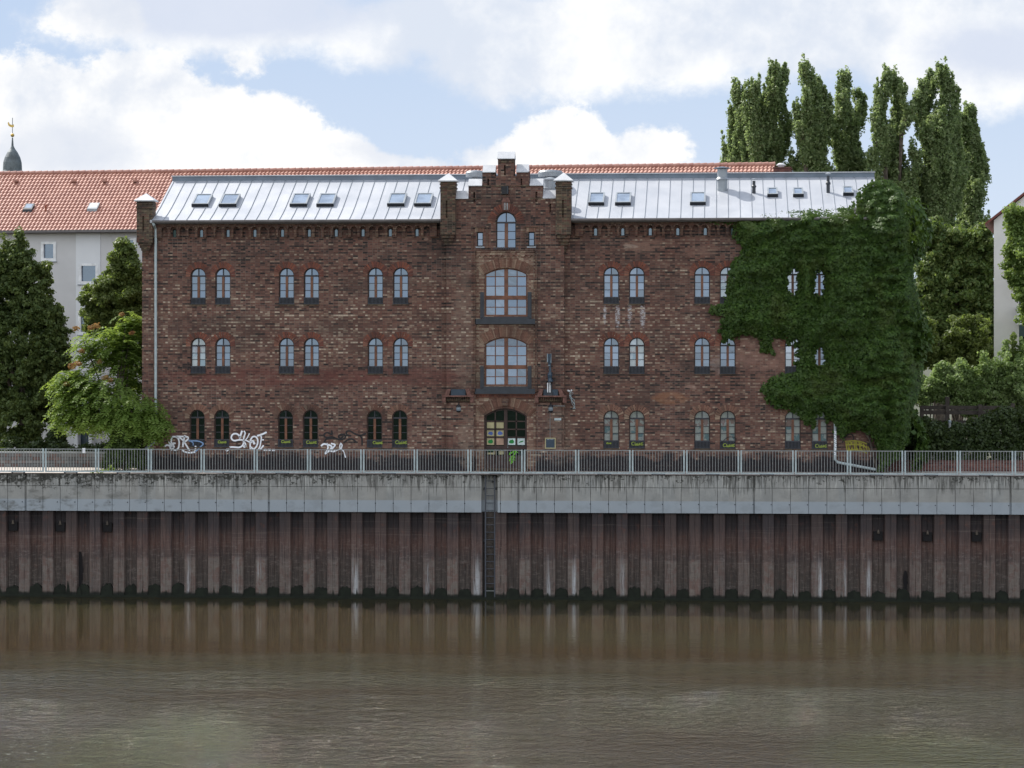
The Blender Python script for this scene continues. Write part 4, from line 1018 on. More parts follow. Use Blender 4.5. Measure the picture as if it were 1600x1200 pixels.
# slender blue and white figure on the right ledge
x, z = W0.at(858.5, 613.5, YB-.2)
t = thing('wall_sculpture', 'slender blue and white metal sculpture standing on the ledge right of the door', 'sculpture', (x, YB-.2, W0.Z(617.8, YB)))
hz = lambda py: W0.Z(py, YB-.2)-W0.Z(617.8, YB)
MB().box(-.10, -.05, -.05, .0, hz(613), hz(598)).box(.0, .05, -.06, .0, hz(613), hz(598)).build('white_bars', 'white_paint', t)
MB().box(-.05, .0, -.03, .0, hz(613), hz(598)).box(.05, .12, -.03, .02, hz(613), hz(600)).box(-.12, .14, -.08, .08, 0, hz(613)).build('base', 'slate_metal', t)
MB().tube([(.03, 0, hz(600)), (.05, 0, hz(596)), (.02, 0, hz(591)), (.02, 0, hz(586)), (.03, 0, hz(581)), (.02, 0, hz(572)), (.0, 0, hz(562)), (.0, 0, hz(553))], [.10, .13, .09, .12, .06, .055, .09, .10], 10).build('body', 'board_blue', t)
MB().box(-.11, -.06, -.06, -.02, hz(566), hz(552.5)).box(.04, .09, -.06, -.02, hz(567), hz(552.5)).box(-.06, .04, -.11, -.06, hz(571.5), hz(570)).build('white_fins', 'lamp_glass', t)
# notice board
x0, z0 = W0.at(851.5, 701, YB-.16); x1, z1_ = W0.at(868.3, 684, YB-.16)
t = thing('notice_board', 'small square blue-black notice board in a brass coloured frame right of the door', 'notice board', (x0, YB-.16, z0)); w, h = x1-x0, z1_-z0
MB().plate([(0, 0), (w, 0), (w, h), (0, h)], [[(.045, .045), (w-.045, .045), (w-.045, h-.045), (.045, h-.045)]], -.02, .04).build('frame', 'paper_cream', t)
MB().box(.045, w-.045, 0, .03, .045, h-.045).build('board', 'board_blue', t)
MB().box(.08, .20, -.005, 0, h-.10, h-.06).box(.24, w-.1, -.005, 0, h-.09, h-.055).build('heading_marks', 'lamp_glass', t)
MB().tube([(w*.47, .05, h), (w*.47, .05, W0.Z(645, YB-.16)-z0)], .01, 5).build('cable', 'galvanised_dull', t)
x0, z0 = W0.at(866, 657, YB-.12); x1, z1_ = W0.at(877, 653.3, YB-.12)
o = MB().bevbox(0, x1-x0, -.03, .0, 0, z1_-z0, .01).build('name_plate', 'galvanised'); o.location = (x0, YB-.105, z0); tag(o, 'small pale grey plate on the pilaster above the notice board', 'sign')
# withered stems hanging right of the right-hand ledge
x0, z0 = W0.at(891, 611, -.1); t = thing('dried_creeper', 'thin pale dried creeper stems dangling beside the right-hand brick ledge', 'creeper', (x0, -.1, z0))
m = MB(); rr_ = random.Random(2)
for k in range(4):
    pts = [(.0, .04, 0)]; xx = rr_.uniform(-.05, .08)
    for i in range(8): pts.append((xx+rr_.uniform(-.07, .07)+.02*i, .02, -.10-.10*i))
    m.tube(pts, .010, 4)
m.build('stems', 'galvanised', t)
m = MB()
for a, b in ((-.10, .02), (.05, .03), (-.05, -.0)): m.lathe((a, .0, b), [(.02, -.04), (.045, 0), (.02, .04)], 7)
m.build('seed_heads', 'white_paint', t)
# ================================================================== ground, river, quay
ca, sa = math.cos(QF.a), math.sin(QF.a)
def Q2W(lx, ly): return (QF.ox+lx*ca-ly*sa, QF.oy+lx*sa+ly*ca)
ZWAT = QF.Z(936.5, .2, 800)
ZCB = QF.Z(801, 0, 800)                        # underside of the concrete beam
g = MB(); L = 900
a, b = Q2W(-L, .58), Q2W(L, .58)
g.add([(a[0], a[1], 0), (b[0], b[1], 0), (1800, 2500, 0), (-1800, 2500, 0), (a[0], a[1], -8), (b[0], b[1], -8)], [(0, 1, 2, 3), (4, 5, 1, 0)])
struct('ground', g, 'soil')
a, b, c_, d_ = Q2W(-60, .02), Q2W(60, .02), Q2W(60, 9), Q2W(-60, 9)
struct('pavement', MB().add([(*a, .006), (*b, .006), (*c_, .006), (*d_, .006)], [(0, 1, 2, 3)]), 'paving')
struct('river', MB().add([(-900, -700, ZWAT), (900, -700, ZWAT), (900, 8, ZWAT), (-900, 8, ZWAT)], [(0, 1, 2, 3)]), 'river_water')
struct('far_bank', MB().add([(-900, -135, ZWAT-1), (900, -135, ZWAT-1), (900, -150, -1.0), (-900, -150, -1.0), (900, -1500, 0), (-900, -1500, 0)], [(0, 1, 2, 3), (3, 2, 4, 5)]), 'soil')

quay = thing('quay_wall', 'river quay wall of rusty sheet piling under a streaked pale concrete beam', 'quay wall', (QF.ox, QF.oy, 0), QF.a)
qX = lambda px, ly=0: QF.X(px, ly)
cap = MB(); LX0, LX1 = -44.0, 44.0
lad0, lad1 = qX(752), qX(777.5)
joints = [qX(p) for p in (40, 420, 810, 1178, 1579)]; jp = joints[2]-joints[1]
joints = [joints[0]-10.5]+joints+[joints[-1]+10.5]
zg = QF.Z(761.5, 0, 800)
edges = []
x = joints[0]
bounds = [LX0]+joints+[LX1]
for a, b in zip(bounds, bounds[1:]):
    n = max(1, round((b-a)/.79)); w = (b-a)/n
    for i in range(n):
        p, q = a+w*i, a+w*(i+1); gl_ = .045 if i == 0 else .009; gr_ = .045 if i == n-1 else .009
        p, q = p+gl_, q-gr_
        for s0, s1 in (((p, min(q, lad0)), (max(p, lad1), q))):
            pass
        parts = [(p, q)]
        if p < lad1 and q > lad0: parts = [(p, lad0), (lad1, q)]
        for s0, s1 in parts:
            if s1-s0 < .05: continue
            cap.bevbox(s0, s1, 0, .10, ZCB, zg-.010, .006); cap.bevbox(s0, s1, 0, .10, zg+.010, 0, .006)
cap.box(LX0, lad0, .10, .62, ZCB, -.002).box(lad1, LX1, .10, .62, ZCB, -.002).box(lad0, lad1, .42, .62, ZCB, -.002)
cap.build('concrete_beam', 'quay_concrete', quay)
# thin rusty edge angle and moss along the top
MB().box(LX0, LX1, -.012, .05, -.004, .022).build('edge_angle', 'edge_dark', quay)
tieh = MB()
x = LX0+.3
sp_ = jp/round(jp/.79)
k = -60
while k < 60:
    xx = joints[3]+k*sp_; k += 1
    if LX0 < xx < LX1 and not (lad0-.1 < xx < lad1+.1): tieh.lathe((xx, -.001, QF.Z(787, 0, 800)), [(.02, -.02), (.025, 0), (.02, .02)], 7)
tieh.build('tie_holes', 'dark_iron', quay)
# sheet piling: outer and inner pans
pp = 1.0615; x0 = qX(745)-21*pp*2
prof = []
cx0 = qX(745, .12)
k = -44
while cx0+k*pp < LX1:
    c = cx0+k*pp; k += 1
    if c < LX0-1: continue
    prof += [(c-.235, .12), (c-.012, .12), (c, .135), (c+.012, .12), (c+.235, .12), (c+.31, .36), (c+.52, .36), (c+.530, .33), (c+.548, .33), (c+.56, .36), (c+.755, .36)]
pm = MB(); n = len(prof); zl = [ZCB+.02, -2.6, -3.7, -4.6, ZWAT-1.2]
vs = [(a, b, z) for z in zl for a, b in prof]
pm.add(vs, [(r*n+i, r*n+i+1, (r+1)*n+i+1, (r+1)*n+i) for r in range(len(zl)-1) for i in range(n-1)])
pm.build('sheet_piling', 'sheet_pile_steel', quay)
# dark moss and debris in the hollows at the water line
ms = MB(); rr_ = random.Random(21); k = -22
while k < 23:
    c = cx0+(k+.5)*pp; k += 1
    w = rr_.uniform(.26, .34); hgt = rr_.uniform(.30, .52); n = 9
    poly = [(c-w, ZWAT-.3)]+[(c-w+2*w*i/n+rr_.uniform(-.02, .02), ZWAT+.16+hgt*(math.sin(math.pi*(i+.7)/(n+1.4))**.45)*rr_.uniform(.72, 1.0)) for i in range(n+1)]+[(c+w, ZWAT-.3)]
    ms.prism(poly, rr_.uniform(.13, .22), .35)
    if rr_.random() < .35:
        a = c-.5+rr_.uniform(-.1, .1); ms.prism([(a-.07, ZWAT-.1), (a+.07, ZWAT-.1), (a+.04, ZWAT+.2), (a, ZWAT+rr_.uniform(.3, .5)), (a-.03, ZWAT+.22)], .10, .13)
for pxx, h in ((105, .72), (123, .5)): a = qX(pxx); ms.prism([(a-.12, ZWAT-.1), (a+.12, ZWAT-.1), (a+.07, ZWAT+h*.6), (a, ZWAT+h), (a-.05, ZWAT+h*.5)], .09, .13)
ms.box(LX0, LX1, .08, .118, ZWAT-.5, ZWAT+.10)
ms.build('waterline_moss', 'moss', quay)
# mooring anchors in the upper hollows
for px, py in ((11, 819), (88, 820), (165, 820), (1376, 826), (1454, 827), (1531, 827)):
    xx = cx0+(round((qX(px, .4)-cx0)/pp-.5)+.5)*pp; zz = QF.Z(py, .3, 800)-(0 if px < 800 else .06)
    a_ = MB().box(xx-.20, xx+.20, .24, .35, zz-.38, zz+.02); an = a_.build('anchor_block', 'rust_black', quay)
    MB().lathe((xx, .22, zz-.05), [(.06, -.03), (.05, .05), (.02, .15)], 8).build('anchor_bolt', 'bark', an)
for px, y0_, y1_, w in ((125, 865, 922, .17), (1414, 888, 925, .11)):
    xx = qX(px, .4); rr_ = random.Random(px); n = 8
    z0_, z1_ = QF.Z(y1_, .4, 800), QF.Z(y0_, .4, 800)
    poly = [(xx+w*(.5+.5*math.sin(math.pi*i/n))*rr_.uniform(.7, 1.1), z0_+(z1_-z0_)*i/n) for i in range(n+1)]+[(xx-w*(.4+.6*math.sin(math.pi*i/n))*rr_.uniform(.6, 1.1), z0_+(z1_-z0_)*i/n) for i in range(n, -1, -1)]
    MB().prism(poly, .30, .325).build('rust_hole', 'rust_black', quay)
# ladder in its recess
ld = MB(); yl = .20; l0, l1 = qX(758.6, yl), qX(773.0, yl)
rec = MB().box(lad0-.0, l0-.10, .14, .16, ZWAT-.3, ZCB).box(l1+.10, lad1+.0, .14, .16, ZWAT-.3, ZCB); rec.build('recess_flange', 'rust_black', quay)
MB().box(l0-.10, l1+.10, .31, .345, ZWAT-.5, ZCB).build('recess_plate', 'weathered_wood', quay)
lt = thing('quay_ladder', 'steel access ladder running down the quay wall recess to the water', 'ladder', (*Q2W((l0+l1)/2, yl), ZWAT), QF.a)
hw_ = (l1-l0)/2; top = -.06-ZWAT
for s in (-1, 1): MB().box(s*hw_-.028, s*hw_+.028, -.03, .03, -.2, top).build('stile', 'weathered_iron' if 'weathered_iron' in M else 'dark_iron_bars', lt)
zr = top-.22; k = 0
while zr > .1:
    MB().tube([(-hw_, 0, zr), (hw_, 0, zr)], .016, 6).build('rung', 'galvanised_dull' if k > 14 else 'dark_iron_bars', lt); zr -= .322; k += 1
for zz in (-.62-ZWAT, -2.9-ZWAT): MB().box(-hw_-.09, -hw_, -.02, .12, zz-.05, zz+.05).box(hw_, hw_+.09, -.02, .12, zz-.05, zz+.05).build('wall_bracket', 'dark_iron', lt)

# ---- railing panels, one after another along the edge
P0, P1 = qX(69.5, .12), qX(1498, .12); PW = (P1-P0)/17
zt_, zb2 = QF.Z(702.8, .12, 800), QF.Z(738.6, .12, 800)
rail_labels = {
 -1: 'railing panel at the far left end, in front of the dark linden',
 0: 'railing panel with a small white plate on it, in front of the grey garden wall',
 1: 'railing panel in front of the conical green bush',
 2: 'railing panel below the OR graffiti tag, right of the conical bush',
 3: 'railing panel below the white SKOT graffiti tag',
 4: 'railing panel between the white SKOT tag and the small white scrawl',
 5: 'railing panel below the small white scrawl and black swirl',
 6: 'railing panel under the third pair of ground floor windows left of the door',
 7: 'railing panel in front of the left brick pilaster, just left of the door',
 8: 'railing panel right in front of the warehouse door and quay ladder',
 9: 'railing panel below the notice board, just right of the door',
 10: 'railing panel under the first window right of the door',
 11: 'railing panel below the gap right of the first window pair beyond the door',
 12: 'railing panel under the second pair of windows right of the door',
 13: 'railing panel left of the pair of windows half hidden by creeper',
 14: 'railing panel in front of the vertical rain pipe beside the creeper',
 15: 'railing panel in front of the sloping rain pipe and olive graffiti',
 16: 'railing panel left of the low post light, before the red wall',
 17: 'railing panel in front of the dark hedge below the wooden rail, second from right',
 18: 'railing panel cut by the right edge of the photo'}
def make_panel():
    t = thing('railing_panel', None, 'railing')
    w = PW/2-.062; h = zt_; bz = zb2
    for s in (-1, 1): MB().box(s*w-.034, s*w+.034, -.03, .03, bz-.03, h+.005).build('post', 'galvanised', t)
    MB().box(-w+.034, w-.034, -.02, .02, h-.035, h).build('top_rail', 'galvanised_dull', t)
    MB().box(-w+.034, w-.034, -.025, .025, bz-.03, bz+.03).build('bottom_rail', 'galvanised', t)
    b = MB(); n = 17
    for i in range(n):
        x = -w+(2*w)*(i+1)/(n+1); b.tube([(x, 0, bz+.03), (x, 0, h-.03)], .0135, 6, False)
    b.build('balusters', 'galvanised_dull', t)
    k = MB().box(-.30, -.24, -.04, .04, .0, bz-.05).box(.24, .30, -.04, .04, .0, bz-.05).box(-.30, .30, -.045, .045, bz-.058, bz-.03)
    k.build('foot_bracket', 'dark_iron_bars', t)
    return t
proto = make_panel()
for i in range(-1, 19):
    xx = P0+(i+.5)*PW
    if i == -1: o = proto
    elif xx > LX1: break
    else:
        o = proto.copy(); COL.objects.link(o)
        for ch in proto.children:
            c_ = ch.copy(); COL.objects.link(c_); c_.parent = o
    w_ = Q2W(xx, .12); o.location = (w_[0], w_[1], .0); o.rotation_euler = (0, 0, QF.a)
    tag(o, rail_labels.get(i, 'railing panel beyond the right edge'), 'railing', 'railing panels along the quay edge')
xx = P0+.5*PW
w_ = Q2W(qX(131, .08), .085)
o = MB().bevbox(-.065, .065, -.012, .01, -.11, .11, .01).build('white_plate', 'white_paint'); o.location = (w_[0], w_[1], QF.Z(704, .09, 100)); o.rotation_euler = (0, 0, QF.a)
tag(o, 'small blank white plate fixed to the railing near the left edge', 'sign')

# ---- low garden walls
ws = thing('garden_wall', 'low grey stone garden wall behind the railing on the left', 'wall', (X(-30, 2.0), 2.0, 0))
x1_ = XL-X(-30, 2.0)-.3
MB().box(0, x1_, 0, .35, 0, W0.Z(708.5, 2.0, 80)).build('masonry', 'grey_block', ws)
MB().box(-.05, x1_, -.04, .39, W0.Z(708.5, 2.0, 80), W0.Z(706, 2.0, 80)).build('coping', 'galvanised_dull', ws)
ws = thing('garden_wall', 'low dark red brick garden wall behind the railing on the right', 'wall', (X(1381, 1.2), 1.2, 0))
x1_ = X(1680, 1.2)-X(1381, 1.2)
MB().box(0, x1_, 0, .35, 0, W0.Z(721, 1.2, 1480)).build('masonry', 'low_red_brick', ws)
MB().box(-.03, x1_, -.03, .38, W0.Z(721, 1.2, 1480), W0.Z(719, 1.2, 1480)).build('coping', 'low_red_brick', ws)

# ================================================================== long white apartment building behind
ab = thing('apartment_building', 'long pale grey apartment building with red tiled roof behind the warehouse', 'building', (RF.ox, RF.oy, 0), RF.a)
rX = lambda px, ly=0: RF.X(px, ly)
ze = RF.Z(361, 0, 100); AX0, AX1 = rX(-60), rX(1210, 4.4)
ry_ = 4.4; zr_ = RF.at(20, 271.5, ry_)[1]
wins = []
for p0, p1, q0, q1 in ((67, 85, 380, 405), (126, 151, 414, 441), (190, 210, 374, 400), (125, 151, 491, 520), (67, 85, 490, 515)):
    wins.append((rX(p0), rX(p1), RF.at(p0, q1, 0)[1], RF.at(p0, q0, 0)[1]))
aw = MB(); AXV = rX(300)
aw.plate([(AX0, 0), (AX1, 0), (AX1, ze), (AX0, ze)], [[(a, c), (b, c), (b, d), (a, d)] for a, b, c, d in wins], 0, .25)
aw.add([(AX1, .25, 0), (AX1, 9, 0), (AX1, 9, ze), (AX1, ry_, zr_), (AX1, .25, ze)], [(0, 1, 2, 3, 4)]).add([(AX0, .25, 0), (AX0, 9, 0), (AX0, 9, ze), (AX0, ry_, zr_), (AX0, .25, ze)], [(0, 1, 2, 3, 4)])
aw.add([(AX0, 9, 0), (AX1, 9, 0), (AX1, 9, ze), (AX0, 9, ze)], [(0, 1, 2, 3)])
aw.build('wall', 'render_grey', ab)
MB().plate([(rX(119), 0), (rX(157), 0), (rX(157), ze-.02), (rX(119), ze-.02)], [[(wins[1][0]-.001, wins[1][2]), (wins[1][1]+.001, wins[1][2]), (wins[1][1]+.001, wins[1][3]), (wins[1][0]-.001, wins[1][3])],
     [(wins[3][0]-.001, wins[3][2]), (wins[3][1]+.001, wins[3][2]), (wins[3][1]+.001, wins[3][3]), (wins[3][0]-.001, wins[3][3])]], -.04, 0).build('stair_panel', 'render_pale', ab)
for i, (a, b, c, d) in enumerate(wins):
    f = MB(); yf = .06 if i not in (1, 3) else .0
    f.plate([(a-.10, c-.12), (b+.10, c-.12), (b+.10, d+.08), (a-.10, d+.08)], [[(a+.05, c+.05), (b-.05, c+.05), (b-.05, d-.05), (a+.05, d-.05)]], -.055, .12)
    o = f.build('window', 'white_paint', ab); MB().box(a, b, .09, .11, c, d).build('pane', 'glass_sky', o)
    MB().box(a-.14, b+.14, -.10, -.05, c-.16, c-.11).build('sill', 'zinc', o)
# pantiled roof: every tile is modelled in the sheet
def pantiles(x0, x1, y0, z0, y1, z1, tw=.23, cl=.33):
    L = math.hypot(y1-y0, z1-z0); nr = max(2, round(L/cl)); nc = int((x1-x0)/tw); sub = 6
    cy_, cz_ = (y1-y0)/L, (z1-z0)/L; ny, nz = -cz_, cy_
    xs_ = np.linspace(x0, x1, nc*sub+1)
    wave = .028*np.cos(2*np.pi*(np.arange(nc*sub+1) % sub)/sub)+.012*np.sin(4*np.pi*(np.arange(nc*sub+1) % sub)/sub)
    vs = []; fs = []
    m = len(xs_)
    for r in range(nr):
        for e, hh in ((0, .045), (1, .0)):
            l = L*(r+e)/nr+(-.03 if e == 0 else 0)
            for x_, w_ in zip(xs_, wave): h = hh+w_; vs.append((x_, y0+l*cy_+h*ny, z0+l*cz_+h*nz))
        for x_, w_ in zip(xs_, wave):
            l = L*r/nr-.03; vs.append((x_, y0+l*cy_+(w_-.0)*ny, z0+l*cz_+(w_-.0)*nz))
        b = r*3*m
        fs += [(b+i, b+i+1, b+m+i+1, b+m+i) for i in range(m-1)]+[(b+2*m+i, b+2*m+i+1, b+i+1, b+i) for i in range(m-1)]
    mb = MB(); mb.v = vs; mb.f = fs; return mb
pt = pantiles(AX0, AX1, -.45, ze+.02, ry_, zr_, .21, .33)
pt.add([(AX0, ry_, zr_-.02), (AX1, ry_, zr_-.02), (AX1, 9.4, ze), (AX0, 9.4, ze)], [(0, 1, 2, 3)])
roof_ab = pt.build('roof', 'clay_tile', ab)
rt = MB(); x = AX0
while x < AX1: rt.tube([(x, ry_, zr_+.02), (x+.38, ry_, zr_+.035)], [.11, .13], 8); x += .36
rt.build('ridge_tiles', 'clay_tile', ab)
MB().box(AX0, AX1, -.60, -.43, ze-.10, ze+.03).box(AX0, AX1, -.45, 0, ze-.14, ze-.04).build('gutter', 'gutter_brown', ab)
sl2 = math.atan2(zr_-ze, ry_+.45)
def roof2(px, py):
    lo, hi = -.4, ry_
    for _ in range(40):
        m = (lo+hi)/2; x, z = RF.at(px, py, m)
        if z > ze+.02+(m+.45)*math.tan(sl2): lo = m
        else: hi = m
    return x, m, z
for px, py, w in ((45, 327, .50), (146, 326, .55)):
    x, y, z = roof2(px, py); u = .30; dy, dz = u*math.cos(sl2), u*math.sin(sl2)
    f = MB().add([(x-w/2, y-dy, z-dz+.16), (x+w/2, y-dy, z-dz+.16), (x+w/2, y+dy, z+dz+.16), (x-w/2, y+dy, z+dz+.16), (x-w/2, y-dy, z-dz), (x+w/2, y-dy, z-dz), (x+w/2, y+dy, z+dz), (x-w/2, y+dy, z+dz)], [(0, 1, 2, 3), (4, 5, 1, 0), (5, 6, 2, 1), (6, 7, 3, 2), (7, 4, 0, 3)])
    o = f.build('roof_hatch', 'zinc' if px > 100 else 'slate_metal', ab)
    k = .07; MB().add([(x-w/2+k, y-dy+k, z-dz+k*.6+.165), (x+w/2-k, y-dy+k, z-dz+k*.6+.165), (x+w/2-k, y+dy-k, z+dz-k*.6+.165), (x-w/2+k, y+dy-k, z+dz-k*.6+.165)], [(0, 1, 2, 3)]).build('pane', 'glass_roof' if px < 100 else 'zinc_cap', o)
x, y, z = roof2(72, 329); MB().tube([(x, y, z-.1), (x-.02, y-.05, z+.22), (x+.08, y-.1, z+.30)], .05, 8).build('vent_pipe', 'terracotta', ab)
for px in (26, 116, 164, 212):
    x, y, z = roof2(px, 284); MB().prism([(x-.13, z), (x+.13, z), (x+.08, z+.12), (x-.08, z+.12)], y-.2, y+.1).build('vent_tile', 'clay_tile', ab)
cx_ = AX1+.35; zc0 = RF.at(1222, 262, 4.0)[1]; ch = MB().box(AX1+.0, RF.X(1235, 3.4), 3.4, 5.2, ze-4, RF.at(1222, 261.5, 3.4)[1]); ch.box(AX1-.04, RF.X(1235, 3.4)+.04, 3.36, 5.24, RF.at(1222, 262.5, 3.4)[1], RF.at(1222, 260.8, 3.4)[1])
o = ch.build('chimney', 'low_red_brick', ab); zz = RF.at(1222, 260.8, 3.4)[1]; MB().lathe((RF.X(1220, 4), 4.2, zz), [(.16, 0), (.16, .10), (.24, .12), (.24, .18), (.10, .26)], 12).build('cowl', 'zinc_cap', o)
# entrance seen under the trees
dr = MB().box(rX(121), rX(126), -.5, -.06, 0, 2.3).box(rX(143), rX(148), -.5, -.06, 0, 2.3).box(rX(119), rX(150), -.6, -.06, 2.3, 2.5); dr.build('porch', 'render_pale', ab)
MB().box(rX(127), rX(142), -.08, -.045, 0, 2.15).build('entrance_door', 'board_blue', ab)

# ---- church lantern on the horizon
tx, ty = world_at_depth(19.5, 260); k = 260/FPX
zt0 = HC+(550-270)*k
tw = thing('church_tower', 'distant church spire with grey onion dome, gold ball and weathercock', 'church tower', (tx, ty, 0))
def hp(py): return HC+(550-py)*k
MB().lathe((0, 0, 0), [(1.25, 0), (1.25, hp(276)), (1.5, hp(275)), (1.5, hp(272))], 8).build('tower_body', 'render_grey', tw)
MB().lathe((0, 0, 0), [(17.5*k, hp(272)), (17*k, hp(270)), (14.8*k, hp(266)), (14.6*k, hp(260)), (14.2*k, hp(254)), (12*k, hp(246)), (8*k, hp(238)), (4*k, hp(232.5)), (1.8*k, hp(228)), (.9*k, hp(215))], 24).build('onion_dome', 'copper_slate', tw, False)
MB().lathe((0, 0, hp(211.3)), [(.02, -3*k), (2.2*k, -2.2*k), (3.1*k, 0), (2.2*k, 2.2*k), (.02, 3*k)], 14).build('gilded_ball', 'gold', tw, True)
MB().tube([(0, 0, hp(208)), (0, 0, hp(184))], .5*k, 6).build('finial_rod', 'copper_slate', tw)
a = [(-7.5, 192), (-6, 190.5), (-4.5, 194), (-1.5, 195), (.6, 196), (1.2, 193.8), (2.2, 195.5), (2, 198.5), (-1, 199), (-4, 198), (-6.5, 196)]
MB().prism([(p*k, hp(q)) for p, q in a], -.04, .04).build('weathercock', 'gold', tw)

# ---- white house at the right edge
HY = 12.0; hX = lambda px: W0.X(px, HY); hZ = lambda py, px=1570: W0.at(px, py, HY)[1]
hs = thing('white_house', 'white rendered house with red verge and balconies at the right edge', 'house', (hX(1553), HY, 0), R(-9)); ox = hX(1553)
ez = hZ(344); wd = 10.5; pk = ez+(wd/2)*math.tan(R(38.5))
hw = MB().plate([(0, 0), (wd, 0), (wd, ez), (wd/2, pk), (0, ez)], [[(hX(1592)-ox, hZ(478)), (hX(1625)-ox, hZ(478)), (hX(1625)-ox, hZ(424)), (hX(1592)-ox, hZ(424))], [(hX(1592)-ox, hZ(560)), (hX(1625)-ox, hZ(560)), (hX(1625)-ox, hZ(508)), (hX(1592)-ox, hZ(508))]], 0, .3)
hw.add([(0, .3, 0), (0, 11, 0), (0, 11, ez), (0, .3, ez), (wd, .3, 0), (wd, 11, 0), (wd, 11, ez), (wd, .3, ez), (0, 11, 0), (wd, 11, 0), (wd, 11, ez), (wd/2, 11, pk), (0, 11, ez)], [(0, 1, 2, 3), (4, 5, 6, 7), (8, 9, 10, 11, 12)])
hw.build('wall', 'render_white', hs)
rfh = MB(); e = .42; tn = math.tan(R(38.5))
rfh.add([(-e, -.22, ez-e*tn+.06), (wd/2, -.22, pk+.06), (wd+e, -.22, ez-e*tn+.06), (-e, 11.3, ez-e*tn+.06), (wd/2, 11.3, pk+.06), (wd+e, 11.3, ez-e*tn+.06),
         (-e, -.22, ez-e*tn+.19), (wd/2, -.22, pk+.19), (wd+e, -.22, ez-e*tn+.19), (-e, 11.3, ez-e*tn+.19), (wd/2, 11.3, pk+.19), (wd+e, 11.3, ez-e*tn+.19)],
        [(0, 1, 7, 6), (1, 2, 8, 7), (6, 7, 10, 9), (7, 8, 11, 10), (0, 6, 9, 3), (2, 5, 11, 8), (0, 3, 4, 1), (1, 4, 5, 2)])
rfh.build('roof', 'verge_red', hs)
for q0, q1 in ((412, 424), (478.5, 507.5)):
    b = MB().box(hX(1590)-ox, hX(1640)-ox, -1.1, -.02, hZ(q1), hZ(q1)+.12); b.box(hX(1590)-ox, hX(1640)-ox, -1.15, -1.08, hZ(q1), hZ(q0)); b.box(hX(1590)-ox, hX(1590)-ox+.06, -1.08, -.02, hZ(q1)+.12, hZ(q0)); b.build('balcony', 'render_pale', hs)
MB().box(hX(1592)-ox, hX(1625)-ox, .12, .14, hZ(478), hZ(424)).box(hX(1592)-ox, hX(1625)-ox, .12, .14, hZ(560), hZ(508)).build('balcony_glazing', 'glass_shade', hs)
MB().tube([(hX(1592)-ox+.1, -1.0, hZ(478.5)), (hX(1592)-ox+.1, -1.0, hZ(424))], .04, 6).build('balcony_post', 'slate_metal', hs)
P, N = clump_leaves(np.array([[hX(1599)-ox, -1.2, hZ(446)], [hX(1602)-ox, -1.15, hZ(440)]]), np.array([.22, .2]), 60)
fl = leaf_mesh('balcony_flowers', P, N, .10, 'orange_flower'); fl.location = (ox, HY, 0); tag(fl, 'orange flowers on the upper balcony at the right edge', 'flowers')

# ================================================================== vegetation
def trunk_mesh(t, base, top, r0, r1, limbs, name='trunk', mat='bark'):
    m = MB(); b, tp = Vector(base), Vector(top)
    path = [b+(tp-b)*k/5+Vector((random.uniform(-.12, .12), random.uniform(-.12, .12), 0))*(0 if k in (0,) else 1) for k in range(6)]
    m.tube(path, [r0+(r1-r0)*(k/5)**.8 for k in range(6)], 10)
    for l in limbs:
        l = Vector(l); s_ = path[random.choice((1, 2, 3))]; mid = (s_+l)/2+Vector((0, 0, .25)); m.tube([s_, mid, l], [r0*.45, r0*.28, .02], 6)
    return m.build(name, mat, t)
def broadleaf(name, label, px, Y, ells, k, per, lsz, mat, clr=(.45, .8), base_z=0, group=None, shell=.6, squash=.8, cat='tree', tr=.22, trans_extra=None, trunk_top=None):
    """ells: (px, py, half width px, half height px, depth factor, dy, weight)"""
    bx, bz = W0.at(px, 700, Y); t = thing(name, label, cat, (bx, Y, base_z), group=group)
    Cs = []; tot = sum(e[2]*e[3] for e in ells)
    for (ex, ey, ew, eh, dep, dy) in ells:
        x, z = W0.at(ex, ey, Y+dy); s = (W0.X(ex+1, Y+dy)-W0.X(ex, Y+dy))
        kk = max(8, int(k*ew*eh/tot)); lob = ellipsoid_clumps((x-bx, dy, z-base_z), (ew*s*.93, ew*s*dep*.93, eh*s*.95), max(5, kk//6), shell)
        lr = np.minimum(.85, .24*min(ew, eh)*s)*(.5+.9*rng.random(len(lob)))
        idx = rng.integers(0, len(lob), kk); o3 = rng.normal(size=(kk, 3)); o3 /= np.linalg.norm(o3, axis=1, keepdims=True); o3[:, 2] = np.abs(o3[:, 2])*1.1-.25
        q3 = lob[idx]+o3*(lr[idx]*(.45+.7*rng.random(kk)**1.5*1.3))[:, None]; q3 += rng.normal(size=q3.shape)*.10; Cs.append(q3)
    C = np.concatenate(Cs); rad = clr[0]+(clr[1]-clr[0])*rng.random(len(C))
    C = C[C[:, 2] > .15]; rad = rad[:len(C)]
    P, N = clump_leaves(C, rad, per, squash)
    leaf_mesh('crown', P, N, lsz, mat, t)
    hi = max(C[:, 2]); lim = [tuple(C[i]) for i in rng.choice(len(C), min(9, len(C)), replace=False)]
    cxm = float(np.mean(C[:, 0]))
    trunk_mesh(t, (0, 0, -.1), (cxm*.6, float(np.mean(C[:, 1])), trunk_top or hi*.8), tr, tr*.25, lim)
    return t
